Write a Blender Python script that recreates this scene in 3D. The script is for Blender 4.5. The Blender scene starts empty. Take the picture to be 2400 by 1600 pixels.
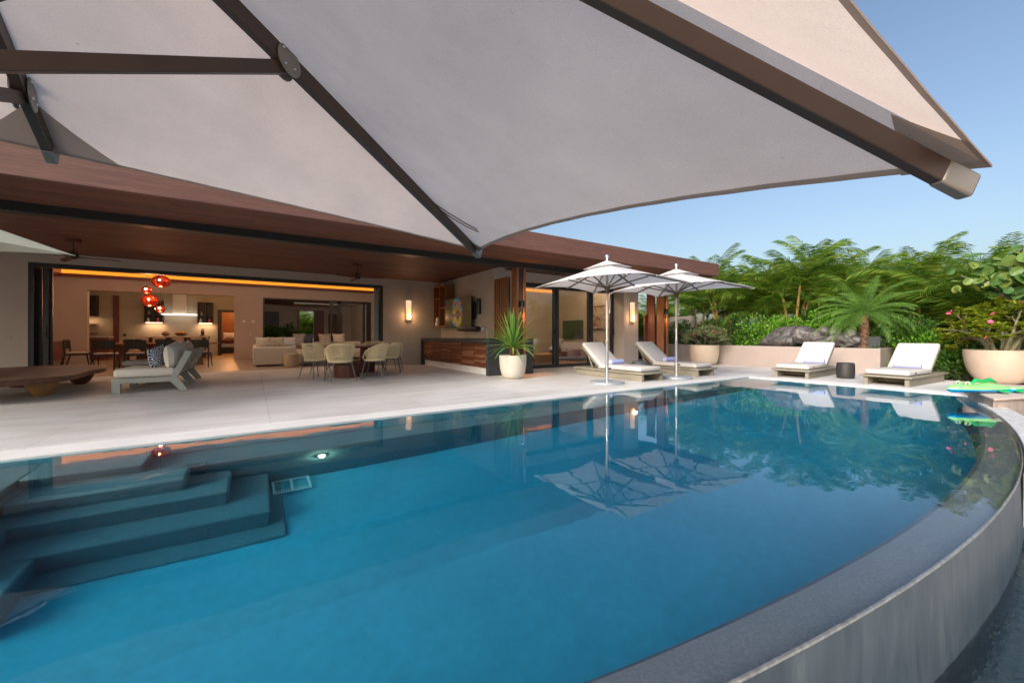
import bpy, bmesh, math, random
from mathutils import Vector, Matrix, Euler
S = bpy.context.scene
COL = S.collection
R = math.radians
PI = math.pi

# ---------------------------------------------------------------- camera, sky, sun, exposure
cd = bpy.data.cameras.new('camera'); cam = bpy.data.objects.new('camera', cd); COL.objects.link(cam)
cd.sensor_width = 36.0; cd.lens = 36.0 * 936 / 2400; cd.shift_y = -15 / 2400.0
cd.clip_start = 0.05; cd.clip_end = 3000
cam.location = (0, 0, 1.0); cam.rotation_euler = (R(90), 0, R(-33))
S.camera = cam
SUN_EL, SUN_AZ = R(27), R(254)          # azimuth from +Y towards +X: behind the camera on the left, veiled by haze
W = bpy.data.worlds.new('World'); S.world = W; W.use_nodes = True
nt = W.node_tree; bg = nt.nodes['Background']
sky = nt.nodes.new('ShaderNodeTexSky'); sky.sky_type = 'NISHITA'; sky.sun_disc = False
sky.sun_elevation = SUN_EL; sky.sun_rotation = SUN_AZ
sky.air_density = 1.1; sky.dust_density = 4.2; sky.ozone_density = 1.6
nt.links.new(sky.outputs['Color'], bg.inputs['Color']); bg.inputs['Strength'].default_value = 0.078
sl = bpy.data.lights.new('sun', 'SUN'); sl.energy = 1.55; sl.angle = R(30); sl.color = (1, .95, .91)
so = bpy.data.objects.new('sun', sl); COL.objects.link(so)
sd = Vector((math.sin(SUN_AZ) * math.cos(SUN_EL), math.cos(SUN_AZ) * math.cos(SUN_EL), math.sin(SUN_EL)))
so.rotation_euler = sd.to_track_quat('Z', 'Y').to_euler(); so.location = sd * 60
S.view_settings.view_transform = 'Standard'; S.view_settings.look = 'None'
S.view_settings.exposure = 1.38; S.view_settings.gamma = 1.0
S.render.engine = 'CYCLES'
S.cycles.use_denoising = True
S.cycles.max_bounces = 10; S.cycles.diffuse_bounces = 4; S.cycles.glossy_bounces = 4
S.cycles.transmission_bounces = 8; S.cycles.transparent_max_bounces = 12
S.cycles.sample_clamp_indirect = 6; S.cycles.caustics_refractive = True; S.cycles.caustics_reflective = False
S.cycles.blur_glossy = 0.5

# ---------------------------------------------------------------- helpers
class MB:
    """collects shapes; build() links them as one mesh object"""
    def __init__(s): s.v = []; s.f = []; s.mi = []; s.m = Matrix(); s.cur = 0
    def at(s, loc=(0, 0, 0), rot=(0, 0, 0), sc=(1, 1, 1)):
        s.m = Matrix.Translation(loc) @ Euler(rot).to_matrix().to_4x4() @ Matrix.Diagonal((*sc, 1)); return s
    def add(s, vs, fs):
        b = len(s.v); m = s.m
        s.v += [tuple(m @ Vector(p)) for p in vs]
        s.f += [tuple(b + i for i in f) for f in fs]; s.mi += [s.cur] * len(fs); return s
    def box(s, x0, x1, y0, y1, z0, z1):
        return s.add([(x0, y0, z0), (x1, y0, z0), (x1, y1, z0), (x0, y1, z0), (x0, y0, z1), (x1, y0, z1), (x1, y1, z1), (x0, y1, z1)],
                     [(3, 2, 1, 0), (4, 5, 6, 7), (0, 1, 5, 4), (1, 2, 6, 5), (2, 3, 7, 6), (3, 0, 4, 7)])
    def rbox(s, x0, x1, y0, y1, z0, z1, b=.02, seg=3):
        bm = bmesh.new(); bmesh.ops.create_cube(bm, size=1)
        for v in bm.verts:
            v.co = Vector((x0 + (v.co.x + .5) * (x1 - x0), y0 + (v.co.y + .5) * (y1 - y0), z0 + (v.co.z + .5) * (z1 - z0)))
        bmesh.ops.bevel(bm, geom=bm.edges[:], offset=b, segments=seg, affect='EDGES', profile=.5)
        bm.verts.index_update()
        s.add([tuple(v.co) for v in bm.verts], [tuple(v.index for v in f.verts) for f in bm.faces]); bm.free(); return s
    def prism(s, poly, z0, z1):
        n = len(poly)
        return s.add([(x, y, z0) for x, y in poly] + [(x, y, z1) for x, y in poly],
                     [tuple(range(n - 1, -1, -1)), tuple(range(n, 2 * n))] + [(i, (i + 1) % n, n + (i + 1) % n, n + i) for i in range(n)])
    def tube(s, pts, r, n=8, caps=True):
        pts = [Vector(p) for p in pts]; k = len(pts)
        rr = r if isinstance(r, (list, tuple)) else [r] * k
        vs = []; fs = []; ref = None
        for i, p in enumerate(pts):
            d = (pts[min(i + 1, k - 1)] - pts[max(i - 1, 0)]).normalized()
            if ref is None:
                ref = Vector((0, 0, 1)) if abs(d.z) < .9 else Vector((1, 0, 0))
            a = d.cross(ref).normalized(); b = d.cross(a).normalized(); ref = -b if (-b).length else ref
            ref = a.cross(d)
            for j in range(n):
                t = 2 * PI * j / n
                vs.append(p + (a * math.cos(t) + b * math.sin(t)) * rr[i])
        for i in range(k - 1):
            for j in range(n):
                fs.append((i * n + j, i * n + (j + 1) % n, (i + 1) * n + (j + 1) % n, (i + 1) * n + j))
        if caps: fs += [tuple(range(n - 1, -1, -1)), tuple((k - 1) * n + j for j in range(n))]
        return s.add(vs, fs)
    def bar(s, p0, p1, w, h, up=(0, 0, 1)):
        p0 = Vector(p0); p1 = Vector(p1); d = (p1 - p0).normalized(); a = d.cross(Vector(up)).normalized(); b = a.cross(d).normalized()
        vs = [p + a * (sx * w / 2) + b * (sy * h / 2) for p in (p0, p1) for sx, sy in ((-1, -1), (1, -1), (1, 1), (-1, 1))]
        return s.add(vs, [(3, 2, 1, 0), (4, 5, 6, 7), (0, 1, 5, 4), (1, 2, 6, 5), (2, 3, 7, 6), (3, 0, 4, 7)])
    def lathe(s, prof, n=32, c=(0, 0, 0), caps=True):
        vs = []; fs = []; k = len(prof)
        for r, z in prof:
            for j in range(n):
                t = 2 * PI * j / n; vs.append((c[0] + r * math.cos(t), c[1] + r * math.sin(t), c[2] + z))
        for i in range(k - 1):
            for j in range(n):
                fs.append((i * n + j, i * n + (j + 1) % n, (i + 1) * n + (j + 1) % n, (i + 1) * n + j))
        if caps: fs += [tuple(range(n - 1, -1, -1)), tuple((k - 1) * n + j for j in range(n))]
        return s.add(vs, fs)
    def ball(s, c, rx, ry=None, rz=None, n=12, m=None):
        ry = ry or rx; rz = rz or rx; m = m or max(6, n * 2 // 3)
        prof = [(max(math.sin(PI * i / m), 1e-4), -math.cos(PI * i / m)) for i in range(m + 1)]
        vs = []; fs = []
        for r, z in prof:
            for j in range(n):
                t = 2 * PI * j / n; vs.append((c[0] + r * math.cos(t) * rx, c[1] + r * math.sin(t) * ry, c[2] + z * rz))
        for i in range(m):
            for j in range(n): fs.append((i * n + j, i * n + (j + 1) % n, (i + 1) * n + (j + 1) % n, (i + 1) * n + j))
        return s.add(vs, fs)
    def grid(s, rows):
        a = len(rows); b = len(rows[0])
        return s.add([p for r in rows for p in r], [(i * b + j, i * b + j + 1, (i + 1) * b + j + 1, (i + 1) * b + j) for i in range(a - 1) for j in range(b - 1)])
    def pillow(s, w, h, t, n=10):
        """soft square cushion in the local XZ plane, thickness along Y"""
        for sg in (-1, 1):
            rows = []
            for i in range(n + 1):
                u = -1 + 2 * i / n; row = []
                for j in range(n + 1):
                    v = -1 + 2 * j / n
                    pin = 1 - .10 * (1 - abs(u * v) ** 1.5) * max(abs(u), abs(v)) ** 4
                    th = ((1 - abs(u) ** 2.6) * (1 - abs(v) ** 2.6)) ** .5
                    row.append((u * w / 2 * pin, sg * t / 2 * th, v * h / 2 * pin))
                rows.append(row if sg > 0 else row[::-1])
            s.grid(rows)
        return s
    def build(s, name, mat=None, parent=None, smooth=True, ang=35, bev=0):
        me = bpy.data.meshes.new(name); me.from_pydata(s.v, [], s.f)
        mats = mat if isinstance(mat, (list, tuple)) else [mat]
        for m in mats:
            if m: me.materials.append(m)
        if len(mats) > 1: me.polygons.foreach_set('material_index', s.mi)
        bm = bmesh.new(); bm.from_mesh(me); bmesh.ops.remove_doubles(bm, verts=bm.verts, dist=1e-5); bm.to_mesh(me); bm.free()
        if smooth:
            me.polygons.foreach_set('use_smooth', [True] * len(me.polygons)); me.set_sharp_from_angle(angle=R(ang))
        o = bpy.data.objects.new(name, me); COL.objects.link(o)
        if parent: o.parent = parent
        if bev:
            b = o.modifiers.new('bevel', 'BEVEL'); b.width = bev; b.segments = 2; b.limit_method = 'ANGLE'; b.angle_limit = R(40)
        return o

def tag(o, label=None, cat=None, group=None, kind=None):
    if label: o['label'] = label
    if cat: o['category'] = cat
    if group: o['group'] = group
    if kind: o['kind'] = kind
    return o
def thing(name, label, cat, loc=(0, 0, 0), rz=0, group=None):
    o = bpy.data.objects.new(name, None); o.empty_display_size = .2; COL.objects.link(o)
    o.location = loc; o.rotation_euler = (0, 0, rz); return tag(o, label, cat, group)
def dup(root, loc, rz=0, label=None, group=None, sc=None):
    r = root.copy(); COL.objects.link(r); r.location = loc; r.rotation_euler = (0, 0, rz)
    if sc: r.scale = (sc, sc, sc)
    if label: r['label'] = label
    if group: r['group'] = group
    for ch in list(root.children):
        c = ch.copy(); COL.objects.link(c); c.parent = r
        for g in list(ch.children):
            d = g.copy(); COL.objects.link(d); d.parent = c
    return r
def place(o, loc, rz=0):
    o.location = loc; o.rotation_euler = (0, 0, rz); return o

# ---------------------------------------------------------------- materials
def _new(name):
    m = bpy.data.materials.new(name); m.use_nodes = True
    return m, m.node_tree, m.node_tree.nodes['Principled BSDF']
def _coord(t, sc, kind='Object'):
    tc = t.nodes.new('ShaderNodeTexCoord'); mp = t.nodes.new('ShaderNodeMapping'); mp.inputs['Scale'].default_value = sc
    t.links.new(tc.outputs[kind], mp.inputs['Vector']); return mp.outputs['Vector']
def _noise(t, vec, scale, detail=4, rough=.55, dist=0):
    n = t.nodes.new('ShaderNodeTexNoise'); n.inputs['Scale'].default_value = scale; n.inputs['Detail'].default_value = detail
    n.inputs['Roughness'].default_value = rough; n.inputs['Distortion'].default_value = dist
    t.links.new(vec, n.inputs['Vector']); return n.outputs['Fac']
def _ramp(t, fac, stops):
    r = t.nodes.new('ShaderNodeValToRGB'); e = r.color_ramp.elements
    e[0].position, e[0].color = stops[0][0], (*stops[0][1], 1); e[1].position, e[1].color = stops[-1][0], (*stops[-1][1], 1)
    for p, c in stops[1:-1]:
        k = e.new(p); k.color = (*c, 1)
    t.links.new(fac, r.inputs['Fac']); return r.outputs['Color']
def _bump(t, p, h, strength, dist=.01):
    b = t.nodes.new('ShaderNodeBump'); b.inputs['Strength'].default_value = strength; b.inputs['Distance'].default_value = dist
    t.links.new(h, b.inputs['Height']); t.links.new(b.outputs['Normal'], p.inputs['Normal']); return b
def _mix(t, a, b, fac=.5, mode='MIX'):
    m = t.nodes.new('ShaderNodeMix'); m.data_type = 'RGBA'; m.blend_type = mode
    for sock, v in ((m.inputs['Factor'], fac), (m.inputs['A'], a), (m.inputs['B'], b)):
        if hasattr(v, 'links'): t.links.new(v, sock)
        elif isinstance(v, (int, float)): sock.default_value = v
        else: sock.default_value = (*v, 1)
    return m.outputs['Result']
def sc3(c, k): return tuple(min(1, x * k) for x in c)
def mat(name, c, rough=.6, var=.15, scale=3, bump=0, bscale=60, metal=0, stretch=(1, 1, 1), spec=None, coat=0):
    m, t, p = _new(name)
    vec = _coord(t, stretch)
    f = _noise(t, vec, scale, 5, .6)
    col = _ramp(t, f, [(.3, sc3(c, 1 - var)), (.7, sc3(c, 1 + var))])
    t.links.new(col, p.inputs['Base Color'])
    p.inputs['Roughness'].default_value = rough; p.inputs['Metallic'].default_value = metal
    if spec is not None: p.inputs['Specular IOR Level'].default_value = spec
    if coat: p.inputs['Coat Weight'].default_value = coat
    if bump: _bump(t, p, _noise(t, vec, bscale, 3), bump, .004)
    return m
def wood(name, c1, c2, stretch, scale=2.0, rough=.45, bump=.08, plank=None):
    m, t, p = _new(name)
    vec = _coord(t, stretch)
    f = _noise(t, vec, scale, 8, .65, .4)
    f2 = _noise(t, vec, scale * 6, 3, .5)
    col = _ramp(t, f, [(.28, c1), (.5, tuple((a + b) / 2 for a, b in zip(c1, c2))), (.74, c2)])
    col = _mix(t, col, _ramp(t, f2, [(.35, (.62, .62, .62)), (.65, (1.05, 1.05, 1.05))]), .55, 'MULTIPLY')
    t.links.new(col, p.inputs['Base Color']); p.inputs['Roughness'].default_value = rough
    if plank:
        br = t.nodes.new('ShaderNodeTexBrick'); br.offset = .37; br.inputs['Scale'].default_value = 1; br.inputs['Brick Width'].default_value = plank[0]; br.inputs['Row Height'].default_value = plank[1]; br.inputs['Mortar Size'].default_value = .003
        br.inputs['Color1'].default_value = (.78, .78, .78, 1); br.inputs['Color2'].default_value = (1.12, 1.1, 1.08, 1); br.inputs['Mortar'].default_value = (.35, .3, .3, 1)
        t.links.new(_coord(t, (1, 1, 1)), br.inputs['Vector']); t.links.new(_mix(t, col, br.outputs['Color'], 1, 'MULTIPLY'), p.inputs['Base Color'])
    _bump(t, p, f2, bump, .003)
    return m
def emit(name, c, s):
    m, t, p = _new(name); p.inputs['Base Color'].default_value = (*sc3(c, .6), 1)
    p.inputs['Emission Color'].default_value = (*c, 1); p.inputs['Emission Strength'].default_value = s; return m
def cloth(name, c, trans=0., var=.06, weave=220, bump=.12, stains=0):
    m, t, p = _new(name); vec = _coord(t, (1, 1, 1))
    f = _noise(t, vec, 2.2, 5, .6); fine = _noise(t, vec, weave, 2, .6)
    col = _ramp(t, f, [(.3, sc3(c, 1 - var)), (.7, sc3(c, 1 + var))])
    col = _mix(t, col, _ramp(t, fine, [(.3, (.86, .86, .86)), (.7, (1.06, 1.06, 1.06))]), .6, 'MULTIPLY')
    if stains:
        st = _noise(t, vec, 26, 2, .5)
        col = _mix(t, col, sc3(c, .55), _ramp(t, st, [(.74, (0, 0, 0)), (.80, (stains,) * 3)]))
    t.links.new(col, p.inputs['Base Color']); p.inputs['Roughness'].default_value = .9; p.inputs['Specular IOR Level'].default_value = .15
    b1 = _bump(t, p, fine, bump, .002)
    if stains:
        wr = t.nodes.new('ShaderNodeBump'); wr.inputs['Strength'].default_value = .10; wr.inputs['Distance'].default_value = .008
        t.links.new(_noise(t, _coord(t, (1, 1, 1)), 2.2, 2, .5, 0), wr.inputs['Height']); t.links.new(wr.outputs['Normal'], b1.inputs['Normal'])
    if trans:
        tr = t.nodes.new('ShaderNodeBsdfTranslucent'); t.links.new(col, tr.inputs['Color'])
        mx = t.nodes.new('ShaderNodeMixShader'); mx.inputs['Fac'].default_value = trans
        t.links.new(p.outputs[0], mx.inputs[1]); t.links.new(tr.outputs[0], mx.inputs[2])
        t.links.new(mx.outputs[0], t.nodes['Material Output'].inputs['Surface'])
    return m
def leafmat(name, c1, c2, c3, rough=.4, trans=.4):
    m, t, p = _new(name)
    g = t.nodes.new('ShaderNodeNewGeometry')
    vec = _coord(t, (1, 1, 1))
    n = _noise(t, vec, 1.6, 2)
    a = t.nodes.new('ShaderNodeMath'); a.operation = 'MULTIPLY_ADD'; a.inputs[1].default_value = .55; t.links.new(g.outputs['Random Per Island'], a.inputs[0])
    b = t.nodes.new('ShaderNodeMath'); b.operation = 'MULTIPLY'; b.inputs[1].default_value = .5; t.links.new(n, b.inputs[0]); t.links.new(b.outputs[0], a.inputs[2])
    col = _ramp(t, a.outputs[0], [(.15, c1), (.5, c2), (.85, c3)])
    t.links.new(col, p.inputs['Base Color']); p.inputs['Roughness'].default_value = rough; p.inputs['Specular IOR Level'].default_value = .35
    tr = t.nodes.new('ShaderNodeBsdfTranslucent'); t.links.new(_mix(t, col, (1.0, 1.0, .35), .75, 'MULTIPLY'), tr.inputs['Color'])
    mx = t.nodes.new('ShaderNodeMixShader'); mx.inputs['Fac'].default_value = trans
    t.links.new(p.outputs[0], mx.inputs[1]); t.links.new(tr.outputs[0], mx.inputs[2])
    t.links.new(mx.outputs[0], t.nodes['Material Output'].inputs['Surface'])
    return m
def glassmat(name, tint=(.93, .96, .95), refl=1.0):
    m, t, p = _new(name); t.nodes.remove(p)
    tr = t.nodes.new('ShaderNodeBsdfTransparent'); tr.inputs['Color'].default_value = (*tint, 1)
    gl = t.nodes.new('ShaderNodeBsdfGlossy'); gl.inputs['Roughness'].default_value = .0
    fr = t.nodes.new('ShaderNodeFresnel'); fr.inputs['IOR'].default_value = 1.55
    ge = t.nodes.new('ShaderNodeNewGeometry'); io = t.nodes.new('ShaderNodeMath'); io.operation = 'MULTIPLY_ADD'; io.inputs[1].default_value = 1 / 1.55 - 1.55; io.inputs[2].default_value = 1.55
    t.links.new(ge.outputs['Backfacing'], io.inputs[0]); t.links.new(io.outputs[0], fr.inputs['IOR'])
    mul = t.nodes.new('ShaderNodeMath'); mul.operation = 'MULTIPLY_ADD'; mul.inputs[1].default_value = .9 * refl; mul.inputs[2].default_value = .03; mul.use_clamp = True
    t.links.new(fr.outputs[0], mul.inputs[0])
    mx = t.nodes.new('ShaderNodeMixShader'); t.links.new(mul.outputs[0], mx.inputs['Fac'])
    t.links.new(tr.outputs[0], mx.inputs[1]); t.links.new(gl.outputs[0], mx.inputs[2])
    t.links.new(mx.outputs[0], t.nodes['Material Output'].inputs['Surface']); return m

M = {}
M['stucco'] = mat('stucco', (.56, .485, .43), .85, .07, 1.2, .25, 90)
M['int_wall'] = mat('interior_plaster', (.50, .42, .355), .85, .06, 1.5, .15, 80)
M['kit_wall'] = mat('kitchen_plaster', (.40, .35, .28), .8, .07, 2, .1, 60)
M['wood_ceil'] = wood('ceiling_wood', (.105, .038, .023), (.245, .098, .058), (.35, 9, 9), 2.6, .62, .2, plank=(2.6, .14))
M['wood_fascia'] = wood('fascia_wood', (.125, .054, .040), (.255, .117, .086), (.5, 14, 14), 2.2, .55)
M['wood_slat'] = wood('shutter_wood', (.21, .075, .030), (.40, .17, .075), (9, 9, .6), 2.5, .45)
M['wood_slat_dark'] = wood('gate_wood', (.13, .042, .026), (.23, .08, .05), (9, 9, .6), 2.5, .5)
M['wood_orange'] = wood('cabinet_wood', (.25, .085, .025), (.42, .17, .055), (8, 8, .8), 2, .45)
M['wood_bar'] = wood('bar_wood', (.10, .028, .013), (.26, .085, .040), (6, .8, 22), 3, .4)
M['wood_bar_light'] = wood('bar_wood_light', (.26, .10, .05), (.42, .19, .095), (6, .8, 22), 3, .45)
M['wood_table'] = wood('table_wood', (.11, .045, .025), (.24, .11, .065), (9, .8, 9), 1.5, .5)
M['wood_ball'] = wood('turned_wood', (.42, .20, .075), (.62, .36, .16), (3, 3, 9), 1.6, .5)
M['wood_balldark'] = wood('dark_turned_wood', (.08, .03, .016), (.15, .06, .035), (3, 3, 9), 1.6, .5)
M['wood_mah'] = wood('mahogany', (.11, .022, .016), (.19, .045, .03), (6, 6, 1.2), 2, .4)
M['wood_dark'] = wood('ebonised_wood', (.012, .009, .008), (.035, .024, .018), (6, 6, 1.2), 2, .45)
M['wood_grey'] = wood('weathered_teak', (.20, .18, .135), (.32, .29, .225), (8, .7, 8), 2, .75)
M['paint_sage'] = mat('sage_painted_wood', (.36, .375, .33), .6, .06, 3, .1, 40)
M['black_metal'] = mat('black_metal', (.018, .02, .022), .42, .2, 5)
M['dark_frame'] = mat('dark_bronze_aluminium', (.030, .033, .036), .38, .15, 3)
M['bronze_rib'] = mat('brown_rib', (.078, .047, .033), .45, .12, 4)
M['bronze_clip'] = mat('taupe_metal', (.27, .235, .20), .45, .1, 8, metal=.3)
M['pole_taupe'] = mat('taupe_rib', (.15, .125, .105), .5, .1, 8)
M['steel'] = mat('brushed_steel', (.72, .72, .73), .28, .06, 20, metal=1)
M['galv'] = mat('galvanised_steel', (.46, .51, .56), .5, .14, 7, metal=.55)
M['pole_beige'] = mat('beige_pole', (.42, .36, .30), .5, .08, 5)
M['pole_grey'] = mat('grey_pole', (.28, .30, .32), .4, .08, 5, metal=.4)
M['canopy'] = cloth('parasol_canvas', (.90, .735, .635), .62, .09, 260, .25, stains=.45)
M['canopy_hem'] = cloth('parasol_hem', (.52, .42, .36), .3, .05, 260, .15)
M['canopy_white'] = cloth('white_canvas', (.88, .83, .815), .32, .04, 180)
M['canopy_sage'] = cloth('sage_canvas', (.66, .66, .53), .45, .05, 180)
M['cushion'] = cloth('cushion_cloth', (.56, .53, .515), 0, .04, 240)
M['cushion_cream'] = cloth('cream_cushion', (.72, .66, .57), 0, .05, 240)
M['cushion_grey'] = cloth('grey_cushion', (.30, .28, .265), 0, .15, 60)
M['sofa'] = cloth('sofa_cloth', (.66, .58, .48), 0, .04, 240)
M['towel'] = cloth('lavender_towel', (.42, .45, .78), 0, .06, 300, .4)
M['rope'] = mat('woven_rope', (.80, .66, .40), .8, .14, 30, .4, 160)
M['leg_metal'] = mat('chair_leg_metal', (.17, .165, .16), .4, .1, 9, metal=.4)
M['corten'] = mat('rusted_steel', (.115, .036, .026), .55, .3, 9, .15, 50)
M['stone_black'] = mat('black_stone', (.040, .046, .052), .5, .22, 12, .15, 60)
M['drum_black'] = mat('charcoal_stool', (.030, .028, .028), .55, .25, 8, .5, 22, stretch=(1, 1, 6))
M['drum_slate'] = mat('slate_stool', (.085, .098, .105), .6, .2, 8, .2, 40)
M['drum_pale'] = wood('pale_stump', (.48, .36, .22), (.62, .49, .33), (8, 8, .8), 2, .6)
M['pot_white'] = mat('cream_pot', (.60, .545, .46), .75, .05, 4, .12, 60)
M['pot_tan'] = mat('terracotta_pot', (.52, .395, .30), .75, .12, 2.2, .12, 50)
M['pot_tan2'] = mat('sand_pot', (.62, .50, .38), .75, .09, 2.2, .12, 50)
M['planter'] = mat('planter_render', (.38, .31, .275), .85, .07, 1.4, .2, 60)
M['marble'] = mat('worn_marble', (.62, .61, .60), .5, .22, 5, .25, 40, stretch=(1, 3, 1))
M['slab'] = mat('pink_stone_slab', (.62, .50, .43), .7, .1, 5, .15, 50)
M['slab_side'] = mat('rough_render', (.44, .35, .29), .85, .25, 9, .6, 30)
M['soil'] = mat('garden_soil', (.055, .040, .028), .95, .35, 6, .5, 30)
M['terrace'] = mat('lower_terrace_stone', (.40, .38, .36), .8, .12, 2, .2, 40)
M['ground'] = mat('distant_ground', (.06, .075, .035), .95, .3, .4)
M['bronze'] = mat('bronze_statue', (.105, .095, .09), .5, .5, 6, 1.0, 12, metal=.25)
M['white'] = mat('white_ceramic', (.80, .79, .77), .35, .04, 5)
M['white_plastic'] = mat('white_plastic', (.8, .8, .8), .4, .03, 5)
M['white_metal'] = mat('pale_hood', (.62, .60, .57), .5, .03, 5)
M['floor_int'] = mat('travertine_floor', (.42, .31, .235), .35, .10, 1.3, .05, 30)
M['floor_wood'] = wood('oak_floor', (.34, .17, .07), (.48, .26, .12), (.6, 7, 7), 1.5, .4)
M['rug'] = mat('blue_grey_rug', (.055, .065, .085), .95, .6, 9, .5, 120)
M['counter_stone'] = mat('kitchen_worktop', (.50, .43, .34), .5, .06, 4)
M['shade_tan'] = mat('pale_stool_shell', (.50, .40, .30), .6, .06, 4)
M['glass'] = glassmat('window_glass')
M['glass_clear'] = glassmat('clear_glass', (.97, .98, .97), .6)
M['cove'] = emit('cove_glow', (1, .29, .02), .5)
M['bulb_warm'] = emit('warm_bulb', (1, .55, .2), 14)
M['under_light'] = emit('under_cabinet_light', (1, .66, .38), 1.6)
M['hood_light'] = emit('hood_light', (1, .9, .75), .8)
M['pool_lamp'] = emit('pool_lamp', (1, .95, .5), 4)
# ---------------------------------------------------------------- pool, deck, ground
WZ = -.02                                   # water level, almost flush with the deck
def rim(x): return .403 + (x - 3.9) ** 2 * .0313      # outer edge of the curved infinity wall

def speckle(name, c, var, sc=70, rough=.7):
    m, t, p = _new(name); vec = _coord(t, (1, 1, 1))
    a = _noise(t, vec, sc, 3, .7); b = _noise(t, vec, 1.3, 4, .6)
    col = _ramp(t, a, [(.3, sc3(c, 1 - var)), (.7, sc3(c, 1 + var))])
    col = _mix(t, col, _ramp(t, b, [(.3, (.86, .88, .9)), (.7, (1.08, 1.06, 1.05))]), 1, 'MULTIPLY')
    t.links.new(col, p.inputs['Base Color']); p.inputs['Roughness'].default_value = rough; return m
M['pool'] = speckle('pool_plaster', (.155, .58, .70), .06, 14)
M['pool_steps'] = speckle('pool_step_plaster', (.17, .275, .31), .12, 40)
M['weir'] = speckle('pebble_plaster', (.21, .225, .255), .2, 80)
# weathered concrete face with vertical water stains
m, t, p = _new('stained_concrete'); vec = _coord(t, (5, 5, .9)); v2 = _coord(t, (1, 1, 1))
a = _noise(t, vec, 2.2, 7, .7, .3); b = _noise(t, v2, 1.1, 3)
col = _ramp(t, a, [(.25, (.055, .074, .09)), (.5, (.085, .108, .126)), (.66, (.115, .14, .155)), (.85, (.20, .215, .22))])
col = _mix(t, col, _ramp(t, b, [(.35, (.6, .68, .75)), (.65, (1.1, 1.08, 1.05))]), 1, 'MULTIPLY')
t.links.new(col, p.inputs['Base Color']); p.inputs['Roughness'].default_value = .42
_bump(t, p, _noise(t, _coord(t, (20, 20, 2)), 3, 5), .35, .004); M['wall_wet'] = m
# deck: pale stone with fine joints and soft streaks
m, t, p = _new('deck_stone'); v1 = _coord(t, (.5, 2.2, 1)); v2 = _coord(t, (1, 1, 1))
a = _noise(t, v1, 1.6, 6, .62, .5); b = _noise(t, v2, 40, 3, .7); c_ = _noise(t, v2, .35, 3)
col = _ramp(t, a, [(.25, (.60, .58, .56)), (.5, (.74, .73, .72)), (.75, (.82, .815, .81))])
col = _mix(t, col, _ramp(t, b, [(.3, (.92, .92, .92)), (.7, (1.04, 1.04, 1.04))]), 1, 'MULTIPLY')
col = _mix(t, col, _ramp(t, c_, [(.4, (.88, .86, .84)), (.6, (1.04, 1.04, 1.05))]), 1, 'MULTIPLY')
br = t.nodes.new('ShaderNodeTexBrick'); br.offset = 0; br.inputs['Scale'].default_value = 1
br.inputs['Brick Width'].default_value = 1.86; br.inputs['Row Height'].default_value = 2.95; br.inputs['Mortar Size'].default_value = .006; br.inputs['Mortar Smooth'].default_value = .3
mp = t.nodes.new('ShaderNodeMapping'); mp.inputs['Location'].default_value = (-.17, -8.3 + 2.95 * 4, 0)
tc = t.nodes.new('ShaderNodeTexCoord'); t.links.new(tc.outputs['Object'], mp.inputs['Vector']); t.links.new(mp.outputs['Vector'], br.inputs['Vector'])
br.inputs['Color1'].default_value = (.86, .86, .87, 1); br.inputs['Color2'].default_value = (1.05, 1.04, 1.03, 1); br.inputs['Mortar'].default_value = (.74, .72, .70, 1)
col = _mix(t, col, br.outputs['Color'], 1, 'MULTIPLY')
t.links.new(col, p.inputs['Base Color']); p.inputs['Roughness'].default_value = .55
_bump(t, p, b, .12, .003); M['deck'] = m
M['coping'] = mat('coping_stone', (.72, .71, .70), .6, .07, 2.5, .12, 50)
# pool water: clear refracting surface over a blue-green absorbing volume
def watermat(name, bscale, bstr, absorb=None, dens=1.0, stretch=(1, 1, 1)):
    m, t, p = _new(name); p.inputs['Base Color'].default_value = (1, 1, 1, 1); p.inputs['Roughness'].default_value = 0
    p.inputs['IOR'].default_value = 1.40; p.inputs['Transmission Weight'].default_value = 1
    vec = _coord(t, stretch); n = _noise(t, vec, bscale, 3, .5, .2); b = _bump(t, p, n, bstr, .02)
    if absorb:
        va = t.nodes.new('ShaderNodeVolumeAbsorption'); va.inputs['Color'].default_value = (*absorb, 1); va.inputs['Density'].default_value = dens
        t.links.new(va.outputs[0], t.nodes['Material Output'].inputs['Volume'])
    return m
M['water'] = watermat('pool_water', 2.6, .06, (.01, .75, .90), .62)
M['basin_water'] = watermat('basin_water', 16, .35, (.3, .6, .65), 1.2, (1, 2.2, 1))

M['lip'] = mat('worn_lip', (.30, .30, .29), .6, .35, 30)
def struct(name, mb, m, **k): return tag(mb.build(name, m, **k), kind='structure')
NX = 60; XS = [-6 + 14.62 * i / NX for i in range(NX + 1)]          # -6 .. 8.62 along the curve
g = MB(); g.add([(-1500, -1500, -1.7), (1500, -1500, -1.7), (1500, 1500, -1.7), (-1500, 1500, -1.7)], [(0, 1, 2, 3)]); struct('ground', g, M['ground'])
# deck: around the pool on the house side and on the far side
d = MB(); d.box(-12, 13.45, 5.3, 13.36, -.3, 0); d.box(10.3, 12.9, 1.0, 5.3, -.3, 0); d.box(12.9, 13.45, 3.4, 5.3, -.3, 0)
struct('deck', d, M['deck'])
d = MB(); d.box(-12, 10.3, 4.95, 5.3, -.3, -.004); d.box(10.0, 10.3, 1.35, 4.95, -.3, -.004); struct('pool_coping', d, M['coping'], bev=.008)
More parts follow.
